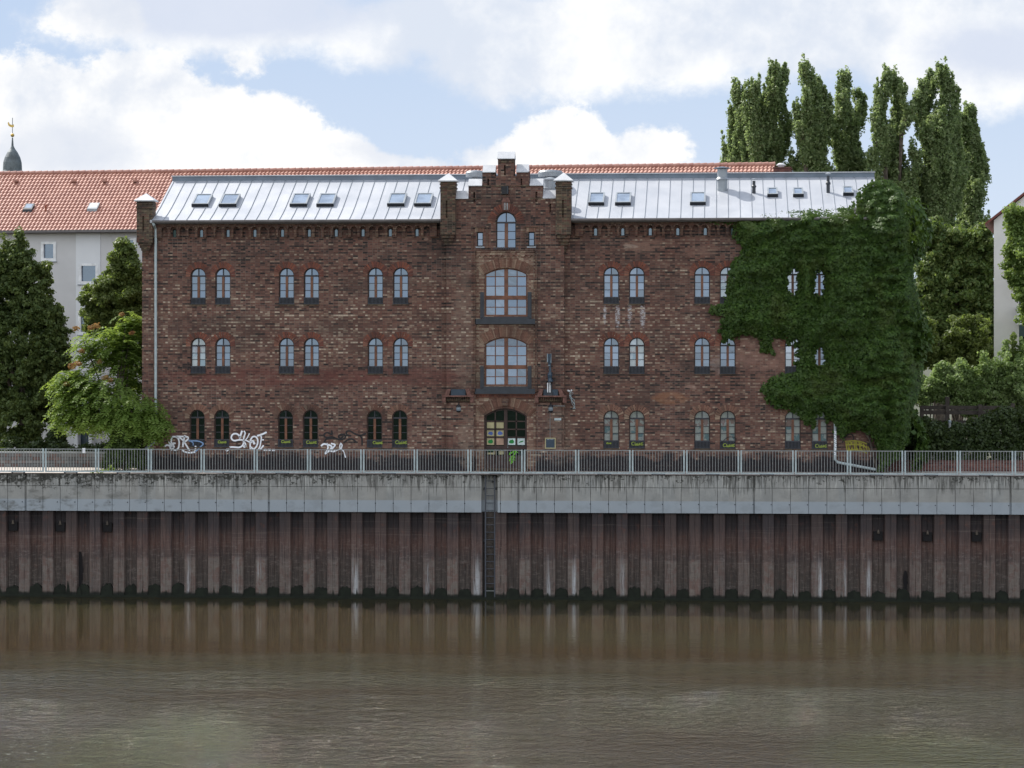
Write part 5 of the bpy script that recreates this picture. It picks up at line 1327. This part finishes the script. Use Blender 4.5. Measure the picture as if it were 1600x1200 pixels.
# poplars: tall upswept lobes (px, py, half width px, half height px, dy)
def poplar(label, px, Y, lobes, seed):
    global rng; rng = np.random.default_rng(seed)
    bx, _ = W0.at(px, 600, Y); t = thing('poplar_tree', label, 'tree', (bx, Y, 0), group='tall poplars behind the warehouse'); Cs, rs = [], []
    s = W0.X(px+1, Y)-W0.X(px, Y)
    m = MB(); m.tube([(0, 0, -.1), (.05, 0, 5), (0, 0, 12)], [.45, .34, .15], 10)
    for lx, ly, rw_, rh_, dy in lobes:
        x, zc = W0.at(lx, ly, Y+dy); x -= bx; rx_, rz_ = rw_*s, rh_*s
        m.tube([(0, 0, 3.0), (x*.7, dy*.7, max(4, zc-rz_)), (x, dy, max(5, zc-rz_*.3)), (x, dy, zc+rz_*.55)], [.20, .14, .08, .02], 6)
        n = int(rw_*rh_*.29)
        u = rng.uniform(-1, 1, n); w_ = np.sqrt(np.clip(1-np.abs(u)**2.2, 0, 1))*(.86+.22*np.sin(u*8+lx)+.12*np.sin(u*19+lx))
        a_ = rng.random(n)*2*np.pi; q = np.sqrt(rng.uniform(.12, 1, n))
        cx_, cy_, cz_ = x+.25*np.sin(u*4+lx)+q*w_*rx_*np.cos(a_), dy+q*w_*rx_*np.sin(a_), zc+u*rz_
        Cs.append(np.stack([cx_, cy_, cz_], 1)); rs.append(rng.uniform(.10, .34, n))
        k = n//3; j = rng.integers(0, n, k); out = q[j]*w_[j]          # upswept twig ends give the ragged edge
        for f in (.35, .7, 1.05):
            Cs.append(np.stack([cx_[j]+np.cos(a_[j])*.16*f*out, cy_[j]+np.sin(a_[j])*.16*f, cz_[j]+f*rng.uniform(.3, .9, k)*(u[j] < .9)], 1)); rs.append(rng.uniform(.07, .16, k))
    C = np.concatenate(Cs); rad = np.concatenate(rs)
    P, N = clump_leaves(C, rad, 17, 1.7)
    leaf_mesh('crown', P, N, .135, 'leaf_poplar', t, 1.35)
    m.build('trunk', 'bark', t); return t
poplar('leftmost tall poplar, its four leaders rising in steps to the right', 1187, 44, [(1205, 190, 19, 86, 0), (1222, 182, 12, 74, 1), (1178, 205, 14, 74, -1), (1157, 206, 12, 70, 0), (1143, 232, 11, 64, 1), (1190, 262, 42, 58, 0), (1168, 330, 34, 70, 0)], 1)
poplar('second tall poplar from the left, with one sharp high point', 1268, 42, [(1264, 172, 15, 72, 0), (1283, 197, 16, 74, 1), (1255, 200, 11, 52, -1), (1272, 262, 25, 72, 0), (1249, 258, 9, 28, 1), (1268, 340, 26, 70, 0)], 2)
poplar('poplar close right of the sharp-pointed one, its top rounder and lower', 1325, 45, [(1322, 190, 14, 74, 0), (1338, 200, 11, 60, 1), (1311, 218, 13, 66, -1), (1328, 262, 21, 62, 0), (1325, 340, 24, 70, 0)], 3)
poplar('narrow loose poplar with two thin tips and sky showing through', 1392, 41, [(1380, 188, 12, 74, 0), (1402, 182, 12, 66, 1), (1370, 236, 10, 54, -1), (1416, 172, 6, 36, 0), (1390, 268, 24, 60, 1), (1426, 272, 8, 38, 0), (1400, 330, 32, 44, 0), (1405, 390, 30, 50, 0)], 4)
poplar('tallest dense poplar at right, its crown high above the linden', 1468, 43, [(1477, 188, 18, 84, 0), (1450, 174, 13, 60, 1), (1438, 166, 8, 38, 0), (1466, 270, 32, 92, -1), (1458, 330, 36, 60, 0), (1491, 262, 17, 80, 1), (1442, 320, 14, 50, 0), (1470, 400, 36, 60, 0)], 5)
poplar('rightmost poplar, shoulder high to its neighbour, standing over the linden', 1520, 46, [(1517, 238, 18, 72, 0), (1505, 300, 22, 80, 1), (1528, 282, 10, 86, 0), (1524, 340, 18, 54, -1), (1515, 400, 24, 60, 0)], 6)
rng = np.random.default_rng(31)
broadleaf('linden_tree', 'broad olive green linden with sunlit top between creeper and white house', 1495, 32, [(1492, 470, 66, 118, .8, 0), (1470, 383, 46, 38, .9, 0), (1522, 390, 44, 42, .9, 0), (1540, 480, 28, 90, .9, 0), (1500, 560, 55, 60, .8, 0), (1450, 480, 28, 90, .8, -1)], 2600, 46, .15, 'leaf_linden', shell=.45, tr=.35, clr=(.2, .42))
broadleaf('linden_tree', 'dark dense linden filling the left edge, pointed at the top', 40, 7.5, [(30, 430, 30, 66, .9, 0), (26, 380, 10, 24, .9, 0), (4, 425, 34, 46, .9, 0), (50, 455, 38, 50, .9, 0), (40, 560, 62, 110, .8, 0), (76, 520, 32, 60, .8, 0), (80, 600, 34, 60, .8, 0), (0, 480, 40, 60, .8, 0), (20, 655, 70, 42, .8, -.5), (-30, 560, 60, 130, .8, 0)], 3600, 46, .11, 'leaf_linden_dark', shell=.5, tr=.3, clr=(.14, .32))
broadleaf('young_linden', 'olive green linden between the white building and the warehouse corner', 205, 9.5, [(199, 392, 13, 22, .9, 0), (196, 425, 30, 36, .9, 0), (176, 462, 46, 36, .9, 0), (205, 480, 40, 48, .9, 0), (152, 476, 30, 30, .9, 0), (165, 505, 44, 30, .9, 0)], 1500, 46, .11, 'leaf_linden_olive', shell=.35, tr=.2, clr=(.15, .32))

# ---- tree of heaven at the warehouse's left corner: long arching fronds of paired leaflets
rng = np.random.default_rng(77)
tb, _ = W0.at(192, 700, .4); th = thing('tree_of_heaven', 'bright green tree with drooping feathery leaves and reddish seed clusters at warehouse corner', 'tree', (tb, .4, 0))
fr_c = []
for ex, ey, ew, eh, dy, kf in ((205, 520, 24, 34, .6, 60), (165, 545, 48, 36, .2, 90), (205, 575, 34, 60, .3, 110), (125, 600, 42, 28, -.2, 80), (150, 620, 58, 40, -.6, 150), (120, 650, 34, 22, -.8, 60), (205, 650, 44, 38, -1.2, 110), (235, 662, 22, 22, -1.5, 40), (165, 655, 48, 20, -.8, 60)):
    x, z = W0.at(ex, ey, .4+dy); s = W0.X(ex+1, .4)-W0.X(ex, .4)
    fr_c.append(ellipsoid_clumps((x-tb, dy, z), (ew*s, ew*s*.55, eh*s), int(kf*2.7), .35))
fr_c = np.concatenate(fr_c)
P, N, T = [], [], []
cen = fr_c.mean(0)
for c in fr_c:
    out = c-np.array([cen[0]+.6, cen[1], c[2]-.2]); az = math.atan2(out[1], out[0])+rng.normal()*.7; L = rng.uniform(.45, .8)
    d0 = np.array([math.cos(az), math.sin(az), 0]); up = rng.uniform(.0, .5)
    side = np.array([-d0[1], d0[0], 0])
    for i in range(9):
        u = i/8; p = c+d0*L*u+np.array([0, 0, L*(up*u-.75*u*u)]); tan = d0+np.array([0, 0, up-1.5*u]); tan /= np.linalg.norm(tan)
        nn = np.cross(tan, side); nn *= np.sign(nn[2] or 1)
        for s_ in (-1, 1):
            dirl = side*s_*.9+tan*.35+np.array([0, 0, -.25]); P.append(p+dirl*.085); N.append(nn+rng.normal(size=3)*.25); T.append(dirl)
P, N, T = map(np.array, (P, N, T))
leaf_mesh('crown', P, N, .082, 'leaf_bright', th, 2.6, T)
Cs = []
for px, py, dy in ((112, 572, -.4), (122, 568, -.3), (150, 509, .2), (142, 512, .2), (119, 513, .2), (206, 520, .1), (190, 491, .5), (165, 590, -.8), (172, 594, -.8), (155, 565, -.3), (104, 600, -.5), (128, 548, 0)):
    x, z = W0.at(px, py, .4+dy-.3); Cs.append((x-tb, dy-.3, z))
for c_ in Cs:
    P, N = clump_leaves(np.array([c_]), rng.uniform(.12, .24, 1), 60, .7); leaf_mesh('seed_cluster', P, N, .07, 'leaf_seed_red', th, 2.0)
trunk_mesh(th, (0, 0, -.1), (-.2, .1, 5.0), .13, .04, [tuple(fr_c[i]) for i in rng.choice(len(fr_c), 16)])
# conical bush on the pavement
rng = np.random.default_rng(5)
def conical(name, label, px, Y, base_py, top_py, hw_px, k, per, sz, mat, cat='bush'):
    bx, _ = W0.at(px, 700, Y); t = thing(name, label, cat, (bx, Y, 0)); H = W0.at(px, top_py, Y)[1]; s = W0.X(px+1, Y)-W0.X(px, Y)
    u = rng.random(k)**.8; r = hw_px*s*(1-u)**.65*(.75+.25*rng.random(k)); a = rng.random(k)*2*np.pi
    C = np.stack([r*np.cos(a)+u*.25, r*np.sin(a)*.7, .1+H*u*.97], 1); P, N = clump_leaves(C, .12+.12*rng.random(k), per, 1.0); leaf_mesh('foliage', P, N, sz, mat, t)
    MB().tube([(0, 0, -.05), (.03, 0, H*.4), (.1, 0, H*.9)], [.06, .04, .01], 6).build('stem', 'bark', t); return t
conical('conical_bush', 'dense conical dark green bush at the foot of the warehouse left corner', 193, -1.0, 740, 640, 34, 700, 60, .065, 'leaf_thuja')
conical('round_bush', 'dark rounded bush behind the grey garden wall in front of the white building', 82, 5.0, 720, 670, 26, 260, 50, .08, 'leaf_hedge')
wq = Q2W(qX(160, .3), .3); t = thing('weed_tuft', 'small yellow-green weed growing on the quay edge beside the conical bush', 'weed', (wq[0], wq[1], 0))
C = np.array([[-.45, 0, .05], [-.25, 0, .10], [0, .05, .12], [.2, .1, .18], [.32, .15, .3], [-.1, .02, .05], [.45, .1, .2]]); P, N = clump_leaves(C, np.full(7, .11), 24, .8); leaf_mesh('leaves', P, N, .06, 'leaf_bright', t)
MB().tube([(0, 0, 0), (.15, .05, .15), (.34, .12, .34)], .008, 4).build('stem', 'bark', t)
# hedges and shrubs
def hedge(name, label, Y, pts, depth, dens, per, sz, mat, rad=(.16, .3), cat='hedge', z0=0.0, extra=None):
    """pts: (px, top py) along the hedge; leaves fill from z0 to the top line"""
    bx = W0.X(pts[0][0], Y); t = thing(name, label, cat, (bx, Y, 0)); Cs = []
    for (pa, ta), (pb, tb_) in zip(pts, pts[1:]):
        xa, za = W0.at(pa, ta, Y); xb2, zb3 = W0.at(pb, tb_, Y); n = int((xb2-xa)*max(.4, (za+zb3)/2-z0)*dens)
        u = rng.random(n); x = xa+(xb2-xa)*u; top = za+(zb3-za)*u-rad[0]*.8; v = rng.random(n)**.7
        fr = rng.random(n) < .62
        top = top+np.array([mnoise.noise(Vector((q*1.1, Y, 3.3)))*.38+mnoise.noise(Vector((q*3.1, Y, 8.3)))*.2 for q in x])
        y = np.where(fr, -depth/2+rng.normal(size=n)*.12-.25*(1-v), (rng.random(n)-.5)*depth); z = np.where(fr, z0+(top-z0)*v, top+rng.normal(size=n)*.06)
        Cs.append(np.stack([x-bx, y, z], 1))
    C = np.concatenate(Cs); P, N = clump_leaves(C, rng.uniform(rad[0], rad[1], len(C)), per, .85); bpy.data.objects.remove(t); t = leaf_mesh(name, P, N, sz, mat); t.location = (bx, Y, 0); return tag(t, label, cat)
hedge('hedge', 'low mixed green hedge behind the grey garden wall on the left', 4.0, [(-30, 690), (30, 688), (70, 694), (100, 698), (150, 694), (222, 696)], .9, 40, 60, .10, 'leaf_hedge')
hedge('hedge', 'dark green hedge behind the low red brick wall on the right', 2.6, [(1383, 664), (1410, 668), (1440, 660), (1475, 668), (1500, 660), (1530, 655), (1560, 648), (1600, 642), (1660, 640)], 1.4, 60, 60, .11, 'leaf_hedge')
for px, lab, el_ in ((1452, 'pale silvery shrub above the wooden rail, nearest the creeper', [(1450, 612, 22, 24, .9, 0), (1468, 598, 20, 26, .9, 0)]), (1495, 'broad pale green shrub above the wooden rail, second from the creeper', [(1492, 600, 32, 34, .9, 0), (1505, 620, 30, 30, .9, 0)]),
        (1540, 'pale green shrub above the wooden rail, below the corner of the white house', [(1538, 596, 30, 36, .9, 0), (1545, 625, 30, 30, .9, 0)]), (1588, 'large pale shrub above the wooden rail at the right edge', [(1580, 592, 32, 38, .9, 0), (1612, 590, 34, 44, .9, 0), (1590, 625, 40, 30, .9, 0)])):
    broadleaf('shrub', lab, px, 10.0, el_, 420, 50, .095, 'leaf_shrub_silver', clr=(.14, .34), group='pale shrubs above the wooden rail', shell=.3, cat='shrub', tr=.06)
rng = np.random.default_rng(8)
for i, (px, top, lab) in enumerate(((1571, 533, 'tall thin shrub shoot against the white wall, left of its taller neighbour'), (1583, 518, 'tallest upright shrub shoot in front of the white house'), (1597, 528, 'upright shrub shoot cut by the right edge of the photo'))):
    bx, _ = W0.at(px, 600, 10.5); H = W0.at(px, top, 10.5)[1]; t = thing('shrub_shoot', lab, 'shrub', (bx, 10.5, 0), group='upright shoots in front of the white house')
    u = rng.random(120); C = np.stack([rng.normal(size=120)*(.05+.38*(1-u)), rng.normal(size=120)*.2, 2.2+(H-2.2)*u], 1); P, N = clump_leaves(C, .10+.14*(1-u), 22, 1.2); leaf_mesh('foliage', P, N, .09, 'leaf_linden' if i == 1 else 'leaf_shrub_silver', t)
    MB().tube([(0, 0, 0), (.03, 0, H*.6), (0, 0, H-.1)], [.05, .03, .01], 5).build('stem', 'bark', t)
broadleaf('garden_tree', 'bright yellow-green tree in front of the white house at the right edge', 1640, 4.5, [(1594, 345, 28, 30, .9, 0), (1600, 395, 36, 40, .9, 0), (1582, 392, 18, 28, .9, 0), (1630, 440, 50, 90, .8, 0), (1596, 432, 18, 26, .8, 0)], 1300, 40, .10, 'leaf_far', shell=.3, tr=.2, clr=(.14, .30))
broadleaf('understorey_tree', 'mid green maple with pale leaf edges below the linden on the right', 1500, 15, [(1512, 520, 34, 26, .9, 0), (1528, 560, 26, 40, .9, 0), (1485, 560, 20, 30, .9, 0), (1450, 540, 16, 50, .9, 0)], 700, 44, .115, 'leaf_linden_olive', shell=.4, tr=.15, clr=(.16, .34))
# wooden rail fence
FY = 4.6; fx = lambda px: W0.X(px, FY); fz = lambda py: W0.at(1500, py, FY)[1]
ft = thing('wooden_fence', 'old dark wooden rail fence between the dark hedge and bright shrubs', 'fence', (fx(1438), FY, 0)); ox = fx(1438)
for q0, q1, dy in ((634, 640, 0), (641, 647.5, -.12)): MB().box(0, fx(1660)-ox, dy, dy+.10, fz(q1), fz(q0)).build('rail', 'weathered_wood', ft)
MB().box(0, fx(1600)-ox, .02, .06, fz(661), fz(657)).build('rail', 'weathered_wood', ft)
for px, top in ((1440, 636), (1480, 620), (1531, 632), (1582, 630)): MB().box(fx(px)-ox-.09, fx(px)-ox+.09, -.20, -.02, 0, fz(top)).build('post', 'weathered_wood', ft)
# low post lamp and gate post
px_, pz = W0.at(1484, 657, 1.9)
t = thing('post_light', 'short grey post light with pale cap standing in front of the dark hedge', 'post light', (px_, 1.9, 0))
MB().lathe((0, 0, 0), [(.06, 0), (.06, pz-.12)], 10).build('post', 'galvanised_dull', t); MB().lathe((0, 0, pz-.12), [(.065, 0), (.075, .06), (.07, .12), (.03, .14)], 10).build('cap', 'lamp_glass', t)
for px, lab in ((1400.5, 'left grey gate post in the hedge beside the creeper'), (1405.5, 'right grey gate post in the hedge, farther from the creeper')):
    a_, z_ = W0.at(px, 672, 1.8); o = MB().bevbox(-.045, .045, -.045, .045, 0, z_, .01).build('gate_post', 'slate_metal'); o.location = (a_, 1.8, 0); tag(o, lab, 'post', 'gate posts by the creeper')

# ================================================================== creeper over the right end of the warehouse
IV = [(1098, 338), (1175, 337), (1215, 329), (1262, 324), (1330, 321), (1345, 298), (1362, 282), (1392, 281), (1412, 296), (1421, 330), (1426, 370), (1430, 430), (1442, 480), (1451, 540), (1448, 590), (1430, 640), (1424, 690), (1405, 715), (1374, 738),
      (1372, 700), (1360, 680), (1345, 670), (1330, 674), (1315, 687), (1308, 668), (1300, 656), (1288, 645), (1268, 662), (1255, 656), (1243, 644), (1215, 638), (1197, 627), (1192, 606), (1205, 593), (1225, 585), (1246, 582), (1248, 560),
      (1246, 533), (1229, 530), (1222, 521), (1207, 529), (1201, 549), (1190, 546), (1184, 528), (1165, 519), (1150, 527), (1135, 534), (1128, 515), (1130, 492), (1113, 486), (1113, 479), (1131, 479), (1139, 452), (1141, 425), (1148, 410), (1165, 402), (1160, 385), (1150, 365), (1147, 350), (1098, 345)]
IVw = np.array([W0.at(a, b, -.3) for a, b in IV])
def inside(P, poly):
    x, z = P[:, 0], P[:, 1]; r = np.zeros(len(P), bool); j = len(poly)-1
    for i in range(len(poly)):
        xi, zi = poly[i]; xj, zj = poly[j]
        c = ((zi > z) != (zj > z)) & (x < (xj-xi)*(z-zi)/(zj-zi+1e-12)+xi); r ^= c; j = i
    return r
def edge_dist(P, poly):
    d = np.full(len(P), 1e9)
    for i in range(len(poly)):
        a, b = poly[i], poly[(i+1) % len(poly)]; ab_ = b-a; t = np.clip(((P-a)@ab_)/(ab_@ab_+1e-12), 0, 1); d = np.minimum(d, np.linalg.norm(P-(a+t[:, None]*ab_), axis=1))
    return d
IVH = [(1239, 441, 8.5, 22), (1280.5, 443, 8, 22), (1281, 557, 8, 17), (1240, 672, 11, 25)]
hw_ell = [(X(a), Z(b), c/34.5, d/34.5) for a, b, c, d in IVH]
def lump(x, z):
    return np.array([mnoise.noise(Vector((a*.55, b*.55, 1.7)))*.9+mnoise.noise(Vector((a*1.2, b*1.6, 5.1)))*.9+mnoise.noise(Vector((a*2.6, b*3.6, 9.1)))*.6 for a, b in zip(x, z)])
def holes_mask(P, k=1.0):
    m = np.zeros(len(P), bool)
    for a, b, c, d in hw_ell: m |= ((P[:, 0]-a)/(c*k))**2+((P[:, 1]-b)/(d*k))**2 < 1
    return m
rng = np.random.default_rng(99)
lo, hi = IVw.min(0), IVw.max(0)
P2 = lo+(hi-lo)*rng.random((90000, 2)); P2 = P2[inside(P2, IVw)]
ed = edge_dist(P2, IVw)
# frayed edges and window gaps
keep = ~holes_mask(P2, 1.0+.12*rng.normal(size=len(P2))) & ((ed > .10) | (rng.random(len(P2)) < .6)); P2, ed = P2[keep], ed[keep]
P2 += rng.normal(size=P2.shape)*(.05*(ed < .25))[:, None]
def thick(P, ed):
    e = np.clip(ed/.7, 0, 1)**.7
    hd = np.full(len(P), 9.0)
    for a, b, c, d in hw_ell: hd = np.minimum(hd, np.sqrt(((P[:, 0]-a)/c)**2+((P[:, 1]-b)/d)**2)-1)
    e2 = np.clip(hd/1.4, .12, 1)
    t = .12+e*e2*(.42+.42*np.clip(lump(P[:, 0], P[:, 1])+.25, -.5, 1.2))
    grow = np.clip((P[:, 0]-X(1290))/4.0, 0, 1); t = t*(1+grow*.9)
    # beyond the corner it wraps back round the end wall
    over = np.clip(P[:, 0]-(XR-.2), 0, None); wmax = np.maximum(.6, 2.0)
    y = -t+np.where(over > 0, (1-np.sqrt(np.clip(1-(over/2.35)**2, 0, 1)))*3.0, 0)
    # above the eaves it lies on the roof edge and over the corner turret
    return y
y = thick(P2, ed)
abv = np.clip(P2[:, 1]-(ZE-.05), 0, None); y += np.where(P2[:, 0] < X(1338), abv*2.2, abv*.25)
z3 = np.stack([P2[:, 0], y-.02+.16*rng.random(len(P2))*rng.random(len(P2)), P2[:, 1]], 1)
e_ = .12
gx = (thick(P2+[e_, 0], ed)-thick(P2-[e_, 0], ed))/(2*e_); gz = (thick(P2+[0, e_], ed)-thick(P2-[0, e_], ed))/(2*e_)
Nn = np.stack([gx, -np.ones(len(P2)), gz+.0], 1)+rng.normal(size=(len(P2), 3))*.55+np.array([0, -.2, .75])
iv = thing('wall_creeper', 'thick dark green creeper covering the right end of the brick warehouse', 'creeper', (X(1300), 0, 0))
o_ = np.array([X(1300), 0, 0])
leaf_mesh('leaves', z3-o_, Nn, .12, 'leaf_ivy', iv, 1.25)
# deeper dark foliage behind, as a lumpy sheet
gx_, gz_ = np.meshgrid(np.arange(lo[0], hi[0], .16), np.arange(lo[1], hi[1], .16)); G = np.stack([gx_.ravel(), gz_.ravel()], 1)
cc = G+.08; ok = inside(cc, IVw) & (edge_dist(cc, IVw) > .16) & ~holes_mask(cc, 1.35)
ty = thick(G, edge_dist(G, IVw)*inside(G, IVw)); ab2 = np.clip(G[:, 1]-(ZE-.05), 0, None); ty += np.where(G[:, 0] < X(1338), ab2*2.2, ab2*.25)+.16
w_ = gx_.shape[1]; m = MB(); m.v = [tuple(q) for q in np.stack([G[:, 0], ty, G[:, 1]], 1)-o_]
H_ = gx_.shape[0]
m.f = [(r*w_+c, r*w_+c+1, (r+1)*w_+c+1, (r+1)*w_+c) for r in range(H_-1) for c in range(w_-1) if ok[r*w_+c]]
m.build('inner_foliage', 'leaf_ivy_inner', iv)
# the part that wraps the end wall, seen from the side
k = 9000; v = rng.random(k); zz = .2+(ZE+.6)*v; yy = rng.random(k)*6.5; xx = XR+.5+1.5*np.sqrt(np.clip(1-((yy-3)/4)**2, 0, 1))*(.75+.4*np.sin(zz*1.3))
leaf_mesh('side_leaves', np.stack([xx, yy, zz], 1)-o_+rng.normal(size=(k, 3))*.12, np.array([[1, -.2, .5]])+rng.normal(size=(k, 3))*.5, .22, 'leaf_ivy', iv, 1.25)
m = MB()
for px, p1, dx in ((1378, 520, -.8), (1384, 600, .3), (1371, 640, -1.2)):
    x = X(px); m.tube([(x, -.12, 0), (x+dx*.3, -.16, 1.5), (x+dx, -.1, Z(p1))], [.07, .05, .02], 6)
mm = MB(); mm.v = [(a-o_[0], b, c) for a, b, c in m.v]; mm.f = m.f; mm.build('stems', 'bark', iv)
# thin sprig under the eaves and beside the windows
rr_ = random.Random(4); sh = [(1118, 482), (1152, 372), (1163, 390), (1131, 531), (1120, 341), (1108, 341), (1135, 343), (1150, 343)]
for i in range(0, len(IV)-1):
    for f in (.2, .6, .9):
        if IV[i][0] < 1340 and rr_.random() < .35: sh.append((IV[i][0]+(IV[i+1][0]-IV[i][0])*f, IV[i][1]+(IV[i+1][1]-IV[i][1])*f))
for px, py in sh:
    if any(((px-a)/(c+5))**2+((py-b)/(d+5))**2 < 1 for a, b, c, d in IVH) or py < 350: continue
    x, z = X(px), Z(py); ang = rr_.uniform(2.3, 5.2) if rr_.random() < .8 else rr_.uniform(0, 6.28); L = rr_.uniform(.08, .32)
    pts = np.array([[x-o_[0]+math.cos(ang)*L*k/4+rr_.uniform(-.03, .03), -.07-.04*rr_.random(), z+math.sin(ang)*L*k/4] for k in range(5)])
    P, N = clump_leaves(pts, np.linspace(.13, .05, 5), 13, .9); N[:, 1] -= 1.0
    leaf_mesh('shoot', P, N, .10, 'leaf_ivy', iv)

# ================================================================== sky, sun, camera
world = bpy.data.worlds.new('World'); S.world = world; world.use_nodes = True
class WT(NT):
    def __init__(s, w):
        s.t = w.node_tree; s.t.nodes.clear(); s.out = s.t.nodes.new('ShaderNodeOutputWorld')
w = WT(world)
SUN = Vector((-1.1, .8, 1.45)).normalized()
el = math.asin(SUN.z); az = math.atan2(SUN.x, SUN.y)
sky = w.n('ShaderNodeTexSky', sky_type='NISHITA', sun_disc=False, sun_elevation=el, sun_rotation=az, altitude=50, air_density=1.0, dust_density=1.2, ozone_density=1.5)
d = w.n('ShaderNodeTexCoord').outputs['Generated']
def dot(v, q): return w.n('ShaderNodeVectorMath', {0: v, 1: q}, operation='DOT_PRODUCT').outputs['Value']
fv = dot(d, (VX, VY, 0)); rv = dot(d, (RX, RY, 0)); dx, dy, dz = w.sep(d)
front = w.step(fv, .75, .85)
fs = w.math('MAXIMUM', fv, .2)
A = w.math('DIVIDE', rv, fs); B = w.math('DIVIDE', dz, fs)         # tangents of the direction east and up
n1 = w.noise(w.comb(A, B, .3), 26, 7, .62); n2 = w.noise(w.comb(A, B, 2.1), 9, 6, .6); n3 = w.noise(w.comb(A, w.math('MULTIPLY', B, 1.3), 4.2), 70, 8, .68)
wob = w.math('ADD', w.math('MULTIPLY', w.math('SUBTRACT', n2, .5), 1.5), w.math('ADD', w.math('MULTIPLY', w.math('SUBTRACT', n1, .5), 1.5), w.math('MULTIPLY', w.math('SUBTRACT', n3, .5), 1.3)))
def cloud(lst, soft):
    tot = None
    for px, py, rx_, ry2 in lst:
        a = w.math('DIVIDE', w.math('SUBTRACT', A, (px-800)/FPX), rx_/FPX); b = w.math('DIVIDE', w.math('SUBTRACT', B, (550-py)/FPX), ry2/FPX)
        q = w.math('MULTIPLY', w.math('SUBTRACT', 1.0, w.math('SQRT', w.math('ADD', w.math('MULTIPLY', a, a), w.math('MULTIPLY', b, b)))), min(1.6, (rx_*ry2)**.5/70))
        tot = q if tot is None else w.math('SMOOTH_MAX', tot, q, .25)
    return w.step(w.math('ADD', tot, w.math('MULTIPLY', wob, .85)), -soft, soft)
cum = cloud([(20, 215, 150, 125), (90, 170, 90, 75), (220, 140, 95, 65), (210, 230, 190, 130), (330, 185, 90, 55), (390, 220, 120, 75), (470, 262, 110, 60), (380, 100, 34, 22), (150, 22, 80, 38),
             (875, 225, 75, 52), (1015, 232, 62, 32), (800, 255, 90, 40), (650, 262, 80, 20), (940, 260, 130, 45)], .17)
veil = cloud([(330, 20, 260, 70), (600, 62, 110, 45), (800, 80, 170, 85), (950, 60, 250, 80), (1250, 40, 330, 90), (1500, 60, 260, 90), (720, 40, 220, 60), (60, 240, 140, 90), (1540, 130, 90, 40)], .42)
skc = w.n('ShaderNodeVectorMath', {0: sky.outputs[0], 1: (1.0, 1.0, 1.0)}, operation='MULTIPLY').outputs[0]
G_ = 7.1
shade = w.step(w.math('ADD', n2, w.math('MULTIPLY', w.math('SUBTRACT', n1, .5), .6)), .36, .62)
cw = w.mix(shade, tuple(G_*q for q in (.74, .79, .88)), tuple(G_*q for q in (1.06, 1.05, 1.03)))
grey = cloud([(360, 10, 230, 52), (100, 235, 110, 42), (1560, 80, 110, 40), (620, 235, 60, 20)], .5)
vshade = w.mix(w.math('MULTIPLY', grey, .9), cw, tuple(G_*q for q in (.70, .75, .87)))
base = w.mix(front, skc, tuple(G_*q for q in (.60, .71, .87)))
hb = w.step(B, .02, .16); 
blue = w.mix(hb, tuple(G_*q for q in (.66, .76, .90)), tuple(G_*q for q in (.52, .65, .86)))
base = w.mix(front, skc, blue)
c1 = w.mix(w.math('MULTIPLY', veil, .86), blue, vshade)
c1 = w.mix(cum, c1, w.mix(w.math('MULTIPLY', grey, .7), cw, tuple(G_*q for q in (.70, .75, .85))))
# everywhere else: broken fair weather cloud, denser and brighter behind camera as added fill
m1 = w.noise(w.comb(dx, dy, w.math('MULTIPLY', dz, 2.4)), 2.6, 8, .6, .3)
cov = w.step(m1, .46, .60)
back = w.math('SUBTRACT', 1.0, w.step(dy, -.6, .3))
covb = w.math('MAXIMUM', cov, w.math('MULTIPLY', back, .55))
oth = w.mix(w.math('MULTIPLY', covb, .9), skc, w.mix(back, tuple(9.5*q for q in (.92, .95, 1.0)), tuple(11.8*q for q in (.98, .985, 1.0))))
oth = w.mix(w.math('SUBTRACT', 1.0, w.step(dz, -.02, .0)), oth, tuple(G_*q for q in (.10, .11, .09)))
fin = w.mix(front, oth, c1)
bg = w.n('ShaderNodeBackground', {'Color': fin, 'Strength': .10})
w.t.links.new(bg.outputs[0], w.out.inputs[0])
sl = bpy.data.lights.new('sun', 'SUN'); sl.energy = 4.2; sl.angle = R(.6); sl.color = (1, .95, .87)
so = bpy.data.objects.new('sun', sl); COL.objects.link(so); so.rotation_euler = (-SUN).to_track_quat('-Z', 'Y').to_euler()
cam = bpy.data.cameras.new('camera'); co = bpy.data.objects.new('camera', cam); COL.objects.link(co); S.camera = co
cam.sensor_width = 36; cam.lens = 36*FPX/1600; cam.shift_y = -50/1600; cam.clip_end = 6000; cam.clip_start = .5
co.location = (CX, CY, HC); co.rotation_euler = (math.pi/2, 0, TH)
S.view_settings.view_transform = 'Standard'; S.view_settings.look = 'None'; S.view_settings.gamma = 1; S.view_settings.exposure = .55
S.render.engine = 'CYCLES'; S.cycles.max_bounces = 6; S.cycles.transparent_max_bounces = 8
